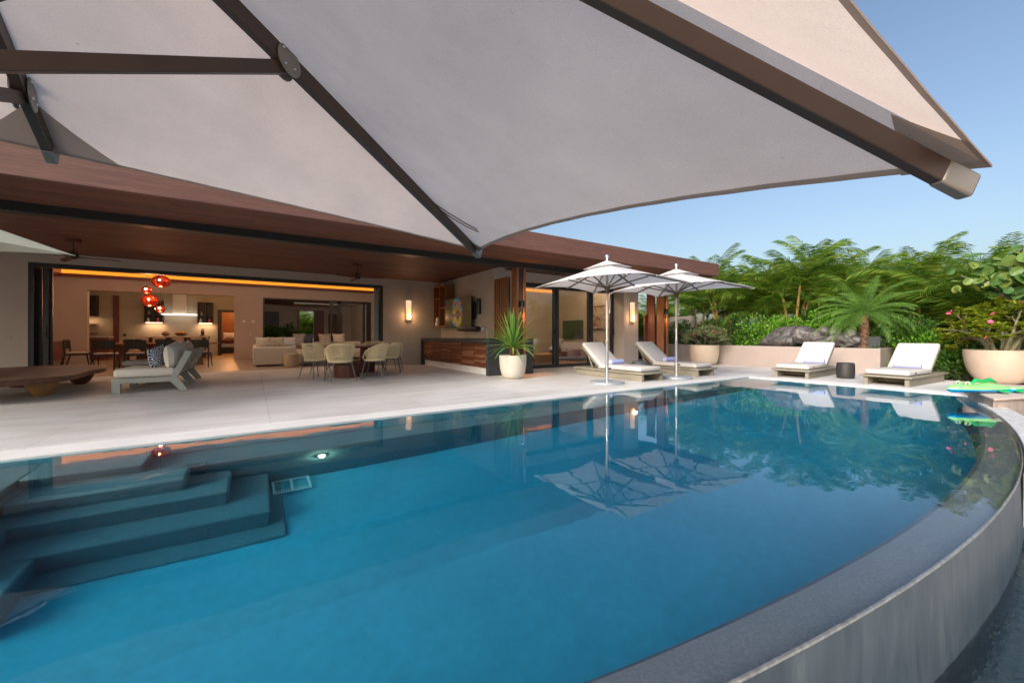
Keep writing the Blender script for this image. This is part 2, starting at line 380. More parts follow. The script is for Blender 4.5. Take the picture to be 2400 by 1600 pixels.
# basin shell with bench, steps and floor
b_ = MB(); FZ = -1.3
b_.box(-6.2, 10.0, 4.95, 5.2, FZ - .2, -.305)
b_.box(-6.2, 10.0, 4.93, 4.95, FZ - .2, -.03)
b_.box(10.0, 10.2, .9, 4.95, FZ - .2, -.305); b_.box(9.98, 10.0, .9, 4.93, FZ - .2, -.03); b_.box(-6.3, -6.0, 0, 4.93, FZ - .2, -.03)
b_.box(-6.0, 9.98, .3, 4.93, FZ - .2, FZ)
struct('pool_basin', b_, M['pool'], bev=.025); b_ = MB()
b_.box(-6.0, 9.98, 4.40, 4.93, FZ, -.48)                      # bench along the house side
b_.box(-1.45, -.76, 4.43, 4.93, -.48, -.24)                   # steps
b_.box(-6.0, -1.45, 3.75, 4.93, -.48, -.24)
b_.box(-1.40, -.45, 4.06, 4.40, FZ, -.48); b_.box(-6.0, -1.40, 3.55, 4.40, FZ, -.48)
b_.box(-6.0, -.16, 3.86, 4.40, FZ, -.745); b_.box(-6, -1.3, 3.3, 3.86, FZ, -.745)
b_.box(-6.0, .12, 3.60, 4.40, FZ, -1.01); b_.box(-6, -1.1, 3.05, 3.6, FZ, -1.01)
b_.box(-6.0, .22, 3.42, 4.40, FZ, FZ + .04)
struct('pool_steps', b_, M['pool_steps'], bev=.04)
# submerged weir ledge and the curved infinity wall outside it
wl = MB(); rows = []
rows = [[(x, rim(x) + .008, -.032), (x, rim(x) + .016, -.10), (x, rim(x) + .212, -.115), (x, rim(x) + .24, -.15), (x, rim(x) + .27, FZ)] for x in XS]
wl.grid(rows); wo = wl.build('weir_ledge', M['weir'])
w_ = MB(); w_.grid([[(x, rim(x) - .03, -1.2), (x, rim(x), -.045), (x, rim(x) + .004, -.030), (x, rim(x) + .008, -.032), (x, rim(x) + .010, -1.0)] for x in XS])
iw = w_.build('infinity_wall', M['wall_wet'])
tag(iw, 'curved concrete infinity edge wall streaked with water stains', 'pool wall')
lip = MB(); lip.grid([[(x, rim(x) - .002, -.034), (x, rim(x) - .0015, -.026), (x, rim(x) + .006, -.0245), (x, rim(x) + .010, -.035)] for x in XS])
lo = lip.build('lip', M['lip'], iw); lo['label'] = 'pale worn lip along the top of the infinity wall'
wo.parent = iw
# water body
wt = MB(); n = len(XS); vs = []; fs = []
for z in (WZ, FZ - .1):
    for x in XS: vs.append((x, rim(x) + .001, z))
    for x in XS: vs.append((x, 4.945, z))
    vs += [(9.99, 4.945, z), (9.99, 1.48, z)]
T = 2 * n + 2
def top(i, o): return i + o * T
for o in (0, 1):
    for i in range(n - 1):
        q = (top(i, o), top(i + 1, o), top(n + i + 1, o), top(n + i, o)); fs.append(q if o == 0 else q[::-1])
    q = (top(n - 1, o), top(2 * n + 1, o), top(2 * n, o), top(2 * n - 1, o)); fs.append(q if o == 0 else q[::-1])
ring = list(range(n)) + [2 * n + 1, 2 * n] + list(range(2 * n - 1, n - 1, -1))
for i in range(len(ring)):
    a, b = ring[i], ring[(i + 1) % len(ring)]; fs.append((top(b, 0), top(a, 0), top(a, 1), top(b, 1)))
wt.add(vs, fs); struct('pool_water', wt, M['water'], smooth=False)
# overflow channel outside the wall and the lower terrace
ch = MB(); ch.grid([[(x, rim(x) - .30, -.47), (x, rim(x) - .26, -.47), (x, rim(x) - .255, -1.0), (x, rim(x) - .01, -1.0)] for x in XS]); ch.grid([[(x, rim(x) - .255, -1.0), (x, rim(x) - .25, -.46), (x, rim(x) - .52, -.46), (x, rim(x) - .52, -1)] for x in XS])
struct('overflow_channel', ch, M['terrace'])
cw = MB(); cw.grid([[(x, rim(x) - .253, -.5), (x, rim(x) - .012, -.5)] for x in XS][::-1]); cw.grid([[(x, rim(x) - .253, -.98), (x, rim(x) - .012, -.98)] for x in XS])
struct('channel_water', cw, M['basin_water'], smooth=False)
te = MB(); te.grid([[(x, -9, -.475), (x, rim(x) - .5, -.475)] for x in XS][::-1]); struct('lower_terrace', te, M['terrace'])
# planted ground: raised bed behind the low wall, soil at deck level elsewhere
gb = MB(); gb.box(13.5, 34, 3.6, 30, -1.8, .58); gb.box(12.9, 34, -14, 3.6, -1.8, -.03); gb.box(9.0, 12.9, -14, .98, -1.8, -.14); gb.box(12.04, 13.5, 9.9, 30, -.6, -.02)
struct('garden_soil', gb, M['soil'])
# low rendered planter wall
pw = MB(); pw.box(13.4, 13.56, 3.42, 9.7, 0, .655); pw.box(13.56, 15.2, 3.42, 3.58, 0, .655)
o = pw.build('planter_wall', M['planter'], bev=.008); tag(o, 'low pinkish rendered wall retaining the planted bed behind the loungers', 'garden wall')
bw = MB(); bw.box(14.6, 14.8, 9.4, 13.5, 0, 1.75); tag(bw.build('boundary_wall', M['planter'], bev=.01), 'grey garden wall behind palms beyond the slatted gate', 'garden wall')
# stone block and marble edging at the right end of the infinity wall
sb = thing('corner_block', 'low rendered block with pale stone top under the inflatable', 'stone block', (0, 0, 0))
q = MB(); q.prism([(8.55, 1.0), (9.4, .72), (11.2, 1.05), (10.75, 1.66), (9.9, 1.42)], -.3, .095); q.build('base', M['slab_side'], sb, bev=.01)
q = MB(); q.prism([(8.5, .99), (9.4, .68), (11.25, 1.02), (10.8, 1.7), (9.85, 1.45)], .098, .13); q.build('top_slab', M['slab'], sb, bev=.006)
mb_ = MB(); xs = [4.7 + 4.3 * i / 24 for i in range(25)]
mb_.grid([[(x, rim(x) - .015, -.2), (x, rim(x) - .015, -.002), (x, rim(x) - .24 * min(1, (x - 4.6) / 2), -.002), (x, rim(x) - .24 * min(1, (x - 4.6) / 2), -.4)] for x in xs])
# ---------------------------------------------------------------- the house
FY = 13.4
H = thing('house', 'long flat-roofed villa with dark wood eaves and open lounge', 'house', (0, FY, 0))
def hp(name, mb, m, parent=None, **k):
    mb.v = [(x, y - FY, z) for x, y, z in mb.v] if parent is None or parent is not H else mb.v
    return mb.build(name, m, parent or H, **k)
def B(*a):
    q = MB()
    for t in a: q.box(*t)
    return q
hp('facade_wall', B((-9, -4.22, 13.4, 13.7, 0, 3.1), (3.62, 5.68, 13.4, 13.7, 0, 3.1), (-4.22, 3.62, 13.4, 13.7, 2.64, 3.1), (-9, 5.68, 13.45, 13.7, 3.1, 3.52)), M['stucco'])
hp('bar_wall', B((5.68, 5.98, 9.66, 13.4, 0, 3.1), (5.98, 6.3, 9.66, 9.9, 0, 3.1)), M['stucco'])
hp('window_lintel', B((6.3, 10.45, 9.66, 9.9, 2.56, 3.1)), M['stucco'])
hp('end_pier', B((10.45, 11.18, 9.2, 9.95, 0, 3.1), (11.0, 11.18, 9.95, 13.6, 0, 3.1)), M['stucco'])
rf = hp('roof', B((-14, 12.03, 6.9, 13.72, 3.16, 3.2), (5.5, 12.03, 13.72, 27.6, 3.16, 3.2), (-14, 5.5, 13.72, 27.6, 3.52, 3.7)), M['stucco'])
f = MB(); f.box(-14, 12.035, 6.84, 6.9, 2.80, 3.18); f.box(11.99, 12.035, 6.9, 13.9, 2.80, 3.18); hp('fascia', f, M['wood_fascia'], bev=.006)
hp('eaves_soffit', B((-14, 11.985, 6.905, 8.28, 2.83, 2.86), (6.0, 11.985, 8.52, 9.6, 2.84, 2.87)), M['wood_ceil'])
hp('porch_ceiling', B((-14, 5.7, 8.52, 13.4, 2.87, 2.9)), M['wood_ceil'])
hp('track_beam', B((-14, 11.985, 8.29, 8.51, 2.70, 2.88)), M['black_metal'])
hp('door_threshold', B((-4.2, 3.6, 13.36, 13.46, -.05, .006)), M['white_metal'])
# big sliding door: outer frame, stacked leaves on each side
fr = hp('door_frame', B((-4.22, -4.14, 13.42, 13.66, 0, 2.64), (3.54, 3.62, 13.42, 13.66, 0, 2.64), (-4.14, 3.54, 13.42, 13.66, 2.55, 2.64)), M['dark_frame'])
for i, (x0, y) in enumerate(((-4.14, 13.60), (-4.04, 13.53), (-4.0, 13.46))):
    q = MB(); q.box(x0 + .004, x0 + .075, y, y + .05, 0.01, 2.54); q.box(x0 + .1, x0 + .16, y, y + .05, .01, 2.54) if i < 2 else None
    lf = hp('door_leaf', q, M['dark_frame'], bev=.003)
    if i == 2: 
        hq = MB(); hq.rbox(x0 + .02, x0 + .055, y - .02, y - .002, .95, 1.17, .008, 2); hq.v = [(a, b - FY, c) for a, b, c in hq.v]; hq.build('handle', M['black_metal'], lf)
for i, (x0, y) in enumerate(((3.46, 13.60), (3.40, 13.53), (3.34, 13.46))):
    lf = hp('door_leaf', B((x0, x0 + .06, y, y + .05, 0.01, 2.54), (x0 + .06, x0 + .14, y + .02, y + .03, .02, 2.5) if i == 2 else (x0 + .01, x0 + .05, y + .01, y + .04, .02, 2.53)), M['pole_grey' if i == 2 else 'dark_frame'], bev=.003)
# glazed wall on the right
for i, (a, b) in enumerate(((6.35, 7.9), (7.92, 9.36), (9.38, 10.44))):
    wf = hp('window', B((a, a + .09, 9.64, 9.74, 0, 2.55), (b - .09, b, 9.64, 9.74, 0, 2.55), (a + .09, b - .09, 9.64, 9.74, 0, .09), (a + .09, b - .09, 9.64, 9.74, 2.42, 2.55)), M['dark_frame'], bev=.003)
    q = B((a + .092, b - .092, 9.685, 9.695, .092, 2.418)); q.v = [(x, y - FY, z) for x, y, z in q.v]; q.build('pane', M['glass'], wf)
    hq = B((b - .06, b - .03, 9.60, 9.638, .98, 1.2)); hq.v = [(x, y - FY, z) for x, y, z in hq.v]; hq.build('handle', M['black_metal'], wf)
# wood-clad steel posts and stacked slatted shutters
def post(x0, h=2.70):
    st = hp('post', B((x0 + .06, x0 + .22, 8.42, 8.56, 0, h)), M['black_metal'], bev=.004)
    for a in (x0, x0 + .223):
        q = B((a, a + .057, 8.37, 8.62, 0.0, h)); q.v = [(x, y - FY, z) for x, y, z in q.v]; q.build('cladding_board', M['wood_slat'], st, bev=.003)
post(5.58); post(11.40, 2.69)
sh = MB(); 
for i in range(7): sh.box(5.47, 5.50, 8.63 + i * .106, 8.63 + i * .106 + .052, .03, 2.5)
for z in (.2, 1.3, 2.42): sh.box(5.505, 5.53, 8.63, 9.34, z, z + .05)
fs = hp('folding_shutter', sh, M['wood_slat'], bev=.003)
hq = B((5.532, 5.55, 8.63, 9.34, .03, 2.5)); hq.v = [(x, y - FY, z) for x, y, z in hq.v]; hq.build('shutter_gap_shade', M['black_metal'], fs)  # dark sheet added behind the slats so their gaps look shaded
# interior shell of lounge, kitchen, corridor and media room
hp('lounge_floor', B((-5.9, 5.3, 13.46, 20.3, -.06, -.002)), M['floor_int'])
hp('kitchen_floor', B((-7, .2, 20.3, 29, -.06, -.003), (.2, 5.3, 20.3, 27.2, -.06, -.003)), M['floor_wood'])
hp('media_floor', B((6.0, 11.0, 9.75, 13.6, -.06, .004)), M['floor_wood'])
hp('lounge_wall', B((-6.1, -5.88, 13.7, 20.3, 0, 3.5), (-5.88, -4.98, 20.3, 20.55, 0, 3.5), (-.65, .37, 20.3, 20.55, 0, 3.5), (4.9, 5.4, 20.3, 20.55, 0, 3.5), (-4.98, -.65, 20.3, 20.55, 2.62, 3.5), (.37, 4.9, 20.3, 20.55, 2.62, 3.5), (5.2, 5.4, 13.7, 20.3, 0, 3.5)), M['int_wall'])
hp('lounge_ceiling', B((-6, 5.3, 13.7, 20.5, 3.45, 3.5)), M['int_wall'])
hp('cove_trim', B((-5.88, 5.2, 20.05, 20.1, 3.04, 3.15), (-5.88, 5.2, 20.1, 20.29, 3.06, 3.09), (-5.65, -5.6, 13.8, 20.05, 3.04, 3.125), (-5.87, -5.65, 13.8, 20.05, 3.06, 3.09)), M['wood_mah'])
hp('cove_light', B((-5.6, 5.15, 20.262, 20.292, 3.10, 3.40), (-5.872, -5.84, 13.9, 20.2, 3.10, 3.40)), M['cove'])
hp('kitchen_wall', B((-7, -1.45, 24.5, 24.7, 0, 3.3), (-1.45, -.6, 24.5, 24.7, 2.25, 3.3), (-.6, .2, 20.55, 24.7, 0, 3.3), (-7.1, -6.95, 20.5, 24.5, 0, 3.3)), M['kit_wall'])
hp('kitchen_ceiling', B((-7, .2, 20.55, 29.2, 3.05, 3.1)), M['kit_wall'])
hp('corridor_ceiling', B((.2, 5.4, 20.55, 27.3, 2.78, 2.82)), M['wood_ceil'])
hp('corridor_wall', B((.2, 2.36, 27.1, 27.3, 0, 2.78), (3.14, 5.4, 27.1, 27.3, 0, 2.78), (2.36, 3.14, 27.1, 27.3, 2.45, 2.78), (.2, .36, 20.55, 27.1, 0, 2.78), (5.3, 5.5, 20.55, 27.1, 0, 2.78)), M['int_wall'])
hp('skylight_recess', B((1.9, 4.2, 24.6, 25.6, 2.70, 2.778)), M['white_metal'])
hp('garden_door', B((2.24, 2.36, 27.02, 27.1, 0, 2.5), (3.14, 3.7, 27.02, 27.1, 0, 2.5)), M['wood_mah'])
for a, b in ((.56, 1.3), (-.0, 0)):
    if b > a: hp('corridor_door', B((a, b, 27.03, 27.1, 0, 2.36)), M['wood_dark'])
pf = hp('glass_door', B((3.04, 3.16, 20.33, 20.43, 0, 2.62), (3.36, 3.52, 20.33, 20.43, 0, 2.62), (4.52, 4.62, 20.33, 20.43, 0, 2.62), (4.70, 4.9, 20.33, 20.43, 0, 2.62), (3.16, 4.7, 20.33, 20.43, 2.5, 2.62), (.37, 3.04, 20.33, 20.43, 2.57, 2.62), (.37, .43, 20.33, 20.43, 0, 2.57)), M['dark_frame'], bev=.003)
q = B((3.52, 4.52, 20.37, 20.38, .02, 2.5)); q.v = [(x, y - FY, z) for x, y, z in q.v]; q.build('pane', M['glass'], pf)
hp('corridor_door', B((3.95, 4.75, 27.02, 27.1, 0, 2.3)), M['wood_mah'])
hp('media_wall', B((6.0, 11.0, 13.4, 13.6, 0, 3.0), (5.985, 6.05, 9.9, 13.4, 0, 3.0), (10.9, 10.995, 9.95, 13.4, 0, 3.0)), M['int_wall'])
hp('media_ceiling', B((6.0, 11.0, 9.9, 13.6, 3.02, 3.06)), M['int_wall'])
hp('media_cove', B((6.06, 6.09, 10.2, 13.3, 2.78, 2.92), (7.6, 10.8, 13.36, 13.39, 2.80, 2.90)), M['cove'])
# bedroom doorway at the end of the kitchen
hp('bedroom_door_frame', B((-1.45, -1.30, 24.44, 24.52, 0, 2.25), (-.72, -.6, 24.44, 24.52, 0, 2.25), (-1.3, -.72, 24.44, 24.52, 2.13, 2.25)), M['wood_dark'], bev=.004)
hp('bedroom_wall', B((-3, 1, 28.6, 28.8, 0, 3)), M['wood_orange'])
# switch plates
for x, z in ((-.31, 1.58), (.02, 1.58)): hp('light_switch', B((x - .055, x + .055, 20.285, 20.299, z - .05, z + .05)), M['white_plastic'], bev=.003)
q = MB(); q.ball((-.08, 20.29, 1.03), .035, .02, .035); hp('wall_socket', q, M['white_plastic'])
hp('wall_plate', B((-4.59, -4.46, 13.388, 13.399, .87, .96)), M['stucco'], bev=.003)

# ---------------------------------------------------------------- lit lamps of the house, with added fill points
def area(name, loc, sx, sy, e, c, rot=(0, 0, 0)):
    l = bpy.data.lights.new(name, 'AREA'); l.shape = 'RECTANGLE'; l.size = sx; l.size_y = sy; l.energy = e; l.color = c
    o = bpy.data.objects.new(name, l); COL.objects.link(o); o.location = loc; o.rotation_euler = rot; return o
def point(name, loc, e, c, r=.04):
    l = bpy.data.lights.new(name, 'POINT'); l.energy = e; l.color = c; l.shadow_soft_size = r
    o = bpy.data.objects.new(name, l); COL.objects.link(o); o.location = loc; return o
def spot(name, loc, e, c, rot, ang=70, r=.03, blend=.6):
    l = bpy.data.lights.new(name, 'SPOT'); l.energy = e; l.color = c; l.spot_size = R(ang); l.spot_blend = blend; l.shadow_soft_size = r
    o = bpy.data.objects.new(name, l); COL.objects.link(o); o.location = loc; o.rotation_euler = rot; return o
WARM = (1, .62, .34)
def downs(name, xs, ys, z, e, c):
    for x in xs:
        for y in ys: point(name, (x, y, z), e, c, .05)
downs('lounge_fill', (-4.2, -1.6, 1.0, 3.6), (14.5, 15.5), 3.3, 9, (1, .78, .60))  # added fill points that brighten the lounge, no fixtures, hidden above the lintel
downs('kitchen_downlight', (-4.8, -3.2, -1.8), (21.2,), 2.98, 7, WARM)
downs('hall_downlight', (-1.1,), (22.6,), 2.95, 8, (1, .55, .22))
downs('bedroom_lamp', (-1,), (27,), 2.6, 32, (1, .45, .15))
downs('corridor_fill', (1.2, 2.4, 3.8), (20.95,), 2.7, 9, (1, .85, .72))  # fill points added to light the corridor, out of sight behind its header
downs('media_fill', (7.2, 8.6, 10.0), (10.3,), 2.95, 16, (1, .72, .48))  # unseen fill added to brighten the room behind the glass
# underwater lamps in niches on the house side
for x, vis in ((.58, 1),):
    s_ = thing('pool_lamp', 'round underwater lamp shining in the pool wall near the steps', 'pool lamp', (x, 4.40, -.74)) if vis else None
    if vis:
        q = MB(); q.at((0, -.006, 0), (R(90), 0, 0)); q.lathe([(0, 0), (.022, .004), (.032, 0)], 20, caps=False); q.build('lens', M['pool_lamp'], s_)
        q = MB(); q.at((0, -.004, 0), (R(90), 0, 0)); q.lathe([(.032, 0), (.034, .010), (.052, .007), (.055, 0)], 24, caps=False); q.build('ring', M['steel'], s_)
    point('underwater_light', (x, 4.36, -.74), .9, (1, .95, .6), .02)
tag(mb_.build('marble_edging', M['marble'], bev=.004), 'worn white marble edging strip along the far end of the infinity wall', 'edging')
# ---------------------------------------------------------------- big parasol over the camera
C0 = Vector((math.sin(R(33)), math.cos(R(33)), 0)); C1 = Vector((math.cos(R(33)), -math.sin(R(33)), 0))
def loc3(l, d, z): v = C0 * d + C1 * l; return Vector((v.x, v.y, 1 + z))
hub = loc3(-1.385, .771, 1.49); runner = loc3(-1.52, .79, .55)
tA = loc3(-.25, 3.0, .625); tB = loc3(1.045, .868, .359); tC = loc3(-2.135, 1.855, .840); tG = loc3(-.85, -.28, .60); tE = loc3(-3.98, .71, 1.03); tF = loc3(-2.7, -1.43, .85)
tips = [tC, tA, tB, tG, tF, tE]
PAR = thing('cantilever_parasol', 'huge pale canvas parasol overhead with brown ribs, seen from below', 'parasol', (hub.x, hub.y, 0))
O_ = Vector((hub.x, hub.y, 0))
def L(v): return tuple(Vector(v) - O_)
N_ = 36
cv = MB(); cw_ = MB()
sag = {0: .008, 1: .045, 2: .03, 3: .03, 4: .12, 5: .0}      # how far each edge is scalloped towards the hub
for k in range(6):
    a, b = tips[k], tips[(k + 1) % 6]; up = Vector((0, 0, .035))
    rows = []
    mid = (a + b) / 2
    for i in range(N_ + 1):
        s = i / N_; row = []
        for j in range(N_ + 1):
            u = j / N_
            e = a.lerp(b, u); sc_ = sag[k] * 4 * u * (1 - u)
            e = e + (hub - mid) * sc_
            p = hub.lerp(e, s) + up * (1.3 - s)
            p = p - Vector((0, 0, 1)) * (.07 * math.sin(PI * s) * math.sin(PI * u) ** 1.0 * s) + Vector((0, 0, .10)) * (sc_ * s) + Vector((0, 0, .0008)) * (math.sin(u * 61 + k) * s ** 8)
            row.append(L(p))
        rows.append(row)
    cv.grid(rows)
    # hem band, turned under along the free edge
    for q0 in (N_,):
        hem = [[rows[N_][j], tuple(Vector(rows[N_][j]) * .975 + Vector(rows[N_ - 1][j]) * .025 - Vector((0, 0, .004))), tuple(Vector(rows[N_][j]).lerp(Vector(rows[N_ - 1][j]), .42) - Vector((0, 0, .004)))] for j in range(N_ + 1)]
        cw_.grid(hem)
    # corner patch of doubled cloth under each rib end
for k, t_ in enumerate(tips):
    for nb in (tips[(k + 1) % 6], tips[(k - 1) % 6]):
        kk = k if nb is tips[(k + 1) % 6] else (k - 1) % 6
        def onp(u, s, t_=t_, nb=nb, kk=kk):
            m_ = (t_ + nb) / 2; sc_ = sag[kk] * 4 * u * (1 - u); e = t_.lerp(nb, u) + (hub - m_) * sc_
            p = hub.lerp(e, s) + Vector((0, 0, .035)) * (1.3 - s) - Vector((0, 0, 1)) * (.07 * math.sin(PI * s) * math.sin(PI * u) * s) + Vector((0, 0, .10)) * (sc_ * s)
            return L(p - Vector((0, 0, .005)))
        pk = {0: 1, 1: .35, 2: .5}.get(k, 1)
        cw_.grid([[onp(u * .115 * pk * (1 - v), 1 - .19 * pk * v) for u in (0, .33, .66, 1)] for v in (0, .25, .5, .75, 1)])
# thin dark tubes standing for shadow lines in the cloth beside the front rib
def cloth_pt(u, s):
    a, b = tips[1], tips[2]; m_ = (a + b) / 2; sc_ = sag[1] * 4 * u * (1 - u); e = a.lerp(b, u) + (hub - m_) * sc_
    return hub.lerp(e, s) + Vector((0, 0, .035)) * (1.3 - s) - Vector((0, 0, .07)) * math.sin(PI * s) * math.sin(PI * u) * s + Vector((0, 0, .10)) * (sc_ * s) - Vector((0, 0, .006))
cano = cv.build('canopy', M['canopy'], PAR, ang=60)
cw_.build('hem', M['canopy_hem'], cano, ang=60)
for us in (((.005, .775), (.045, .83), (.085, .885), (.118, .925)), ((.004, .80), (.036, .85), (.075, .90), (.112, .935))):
    q = MB(); q.tube([L(cloth_pt(u, s)) for u, s in us], .0035, 6); q.build('cord_or_shade_line', M['bronze_rib'], cano)
for k, t_ in enumerate(tips):
    if k == 2: t_ = loc3(.985, .868, .336)
    d = (hub - t_); q = MB()
    nrm = Vector((0, 0, -1))
    off = Vector((0, 0, -.012))
    kk = .74 if k == 2 else 1; q.bar(L(t_ + d * .02 + off), L(hub + off), .036 * kk, .066 * kk, (0, 0, 1)); rb = q.build('rib', M['bronze_rib'], PAR, bev=.003)
    q = MB(); q.bar(L(t_ - d.normalized() * .012 + off), L(t_ + d.normalized() * .065 + off), .042 * kk, .072 * kk); q.build('end_cap', M['bronze_clip'], rb, bev=.006)
    f_ = {0: .5, 1: .58}.get(k, .55); J = t_ + d * (f_ if k != 1 else .605) + off
    if k == 0: J = t_ + d * .235 + off
    q = MB(); q.bar(L(J + Vector((0, 0, -.03))), L(runner), .026, .05); stt = q.build('strut', M['bronze_rib'], PAR, bev=.003)
    q = MB(); ax = d.cross(Vector((0, 0, 1))).normalized()
    for sgn in (-1, 1):
        c_ = Vector(L(J)) + ax * sgn * .023
        ring = [c_ + (d.normalized() * math.cos(a) * .052 + Vector((0, 0, 1)) * (math.sin(a) * .056 - .012)) for a in [2 * PI * i / 18 for i in range(18)]]
        r2 = [p + ax * .005 * sgn for p in ring]
        q.add(ring + r2, [tuple(range(18)), tuple(range(35, 17, -1))] + [(i, (i + 1) % 18, 18 + (i + 1) % 18, 18 + i) for i in range(18)])
    cl = q.build('joint_plate', M['bronze_clip'], stt)
    for (u, v) in ((.028, .018), (-.022, -.03), (.02, -.04)):
        q = MB(); q.ball(tuple(Vector(L(J)) - ax * .03 + d.normalized() * u + Vector((0, 0, v))), .006, n=8); q.build('rivet', M['steel'], stt)
q = MB(); q.tube([L(hub + Vector((0, 0, .12))), L(runner + Vector((0, 0, -.1)))], .03, 12); q.tube([L(runner + Vector((0, 0, -.05))), L(runner + Vector((0, 0, .05)))], .07, 14); q.build('hub', M['bronze_rib'], PAR)
pb = loc3(-2.3, -1.9, 0)
q = MB(); q.bar(L(hub + Vector((0, 0, .14))), L((pb.x, pb.y, 2.75)), .07, .12); q.build('arm', M['bronze_rib'], PAR)
q = MB(); q.bar(L((pb.x, pb.y, -.45)), L((pb.x, pb.y, 2.9)), .1, .1, (0, 1, 0)); q.build('pole', M['bronze_rib'], PAR)
q = MB(); q.rbox(pb.x - .5 - O_.x, pb.x + .5 - O_.x, pb.y - .5 - O_.y, pb.y + .5 - O_.y, -.475, -.4, .02); q.build('base', M['bronze_rib'], PAR)

# ---------------------------------------------------------------- smaller parasols
def canopy_mb(hx, hy, za, zc, sagk=.06, n=14, arch=.07):
    """square canopy: apex height za, corner height zc, half sizes hx, hy"""
    q = MB(); cs = [(-hx, -hy), (hx, -hy), (hx, hy), (-hx, hy)]
    for k in range(4):
        a = Vector((*cs[k], zc)); b = Vector((*cs[(k + 1) % 4], zc)); h = Vector((0, 0, za)); mid = (a + b) / 2; rows = []
        for i in range(n + 1):
            s = i / n; row = []
            for j in range(n + 1):
                u = j / n; e = a.lerp(b, u); w = 4 * u * (1 - u)
                e = e + (Vector((0, 0, zc)) - mid) * sagk * w + Vector((0, 0, arch)) * w
                p = h.lerp(e, .02 + .98 * s); p.z -= .02 * math.sin(PI * s) * w; row.append(tuple(p))
            rows.append(row)
        q.grid(rows)
    return q
PU = thing('market_parasol', 'white market parasol nearest the potted spiky palm, on a round grey base', 'parasol', (6.15, 5.86, 0), R(2), 'white parasols between the loungers')
q = MB(); q.lathe([(.0, 0), (.335, 0), (.345, .012), (.345, .035), (.33, .048), (.0, .055)], 40, caps=False); q.build('base', M['galv'], PU)
q = MB(); q.tube([(0, 0, .05), (0, 0, .36)], .036, 14); q.tube([(0, 0, .86), (0, 0, 1.14)], .0265, 14); q.build('pole_sleeve', M['steel'], PU)
q = MB(); q.tube([(0, 0, .36), (0, 0, .88)], .031, 14); q.build('lower_pole', M['pole_grey'], PU)
q = MB(); q.tube([(0, 0, 1.14), (0, 0, 2.5)], .027, 14); q.build('upper_pole', M['pole_beige'], PU)
q = MB(); q.tube([(.036, -.02, .31), (.06, -.03, .31)], .012, 8); q.tube([(.06, -.045, .31), (.06, -.015, .31)], .016, 8); q.build('tightening_knob', M['black_metal'], PU)
cp = canopy_mb(.93, 1.27, 2.47, 2.03).build('canopy', M['canopy_white'], PU, ang=28)
q = canopy_mb(.30, .40, 2.545, 2.375, .03, 8, .025); q.build('vent_flap', M['canopy_white'], cp, ang=28)
q = MB(); q.ball((0, 0, 2.625), .045, n=14); q.tube([(0, 0, 2.5), (0, 0, 2.6)], .022, 10); q.build('finial', M['steel'], PU)
q = MB(); q.tube([(0, 0, 1.86), (0, 0, 1.99)], .05, 12); q.tube([(0, 0, 1.97), (0, 0, 2.0)], .075, 12); q.build('runner', M['bronze_rib'], PU)
def rib_at(x, y, z):
    q = MB(); q.bar((0, 0, 2.42), (x * .98, y * .98, z - .018), .018, .03); rb = q.build('rib', M['pole_taupe'], PU)
    q = MB(); q.bar((0, 0, 1.97), (x * .52, y * .52, 2.42 + (z - 2.44) * .52 - .03), .016, .026); q.build('strut', M['pole_taupe'], rb)
    q = MB(); q.ball((x * 1.0, y * 1.0, z - .015), .02, n=8); q.build('rib_tip', M['bronze_clip'], rb)
for x, y in ((-.92, -1.26), (.92, -1.26), (.92, 1.26), (-.92, 1.26)): rib_at(x, y, 2.03)
for x, y in ((0, -1.19), (.87, 0), (0, 1.19), (-.87, 0)): rib_at(x, y, 2.10)
q = MB(); q.tube([(.05, -.02, 1.9), (.075, -.02, 1.7), (.07, -.02, 1.55), (.06, -.02, 1.5)], .004, 5); q.ball((.06, -.02, 1.48), .012, .012, .03, 8); q.build('pull_cord', M['canopy_white'], PU)
dup(PU, (8.28, 5.72, 0), R(-2), 'white market parasol farther along the pool edge, in front of the cream pot')
# parasol of which only a sage canopy corner shows at the left
PS = thing('deck_parasol', 'pale sage parasol whose canopy corner juts in at the left edge', 'parasol', (-3.86, 6.73, 0), R(45))
q = canopy_mb(1.5, 1.5, 2.75, 1.93, .12); q.m = Matrix(); 
vv = []
for x, y, z in q.v: vv.append((x, y, z))
q.v = vv; cp2 = q.build('canopy', M['canopy_sage'], PS, ang=28)
q = MB(); q.tube([(0, 0, 0), (0, 0, 2.8)], .03, 12); q.build('pole', M['pole_grey'], PS)
q = MB(); q.lathe([(0, 0), (.34, 0), (.34, .05), (0, .06)], 32, caps=False); q.build('base', M['galv'], PS)
for x, y in ((-1.47, -1.47), (1.47, -1.47), (1.47, 1.47), (-1.47, 1.47)):
    q = MB(); q.bar((0, 0, 2.7), (x, y, 1.93), .02, .035); q.build('rib', M['bronze_rib'], PS)

# ---------------------------------------------------------------- sun loungers with towels and drum tables
LG = thing('sun_lounger', 'weathered teak lounger with white mattress nearest the glass wall and first parasol', 'sun lounger', (7.30, 5.56, 0), 0, 'loungers around the pool')
q = MB(); q.box(-.35, -.28, .06, 2.12, 0, .155); q.box(.28, .35, .06, 2.12, 0, .155); q.box(-.28, .28, 2.05, 2.12, .03, .155); q.box(-.28, .28, .55, .62, .03, .155); q.build('base', M['wood_grey'], LG, bev=.004)
q = MB(); q.rbox(-.40, .40, 0, 2.2, .157, .195, .006, 2); q.build('platform', M['wood_grey'], LG)
q = MB(); q.rbox(-.34, .34, .10, 1.36, .205, .305, .032, 3); q.build('seat_mattress', M['cushion'], LG)
q = MB(); q.at((0, 1.31, .205), (R(39.5), 0, 0)); q.rbox(-.34, .34, .0, .84, .012, .112, .032, 3); q.build('back_mattress', M['cushion'], LG)
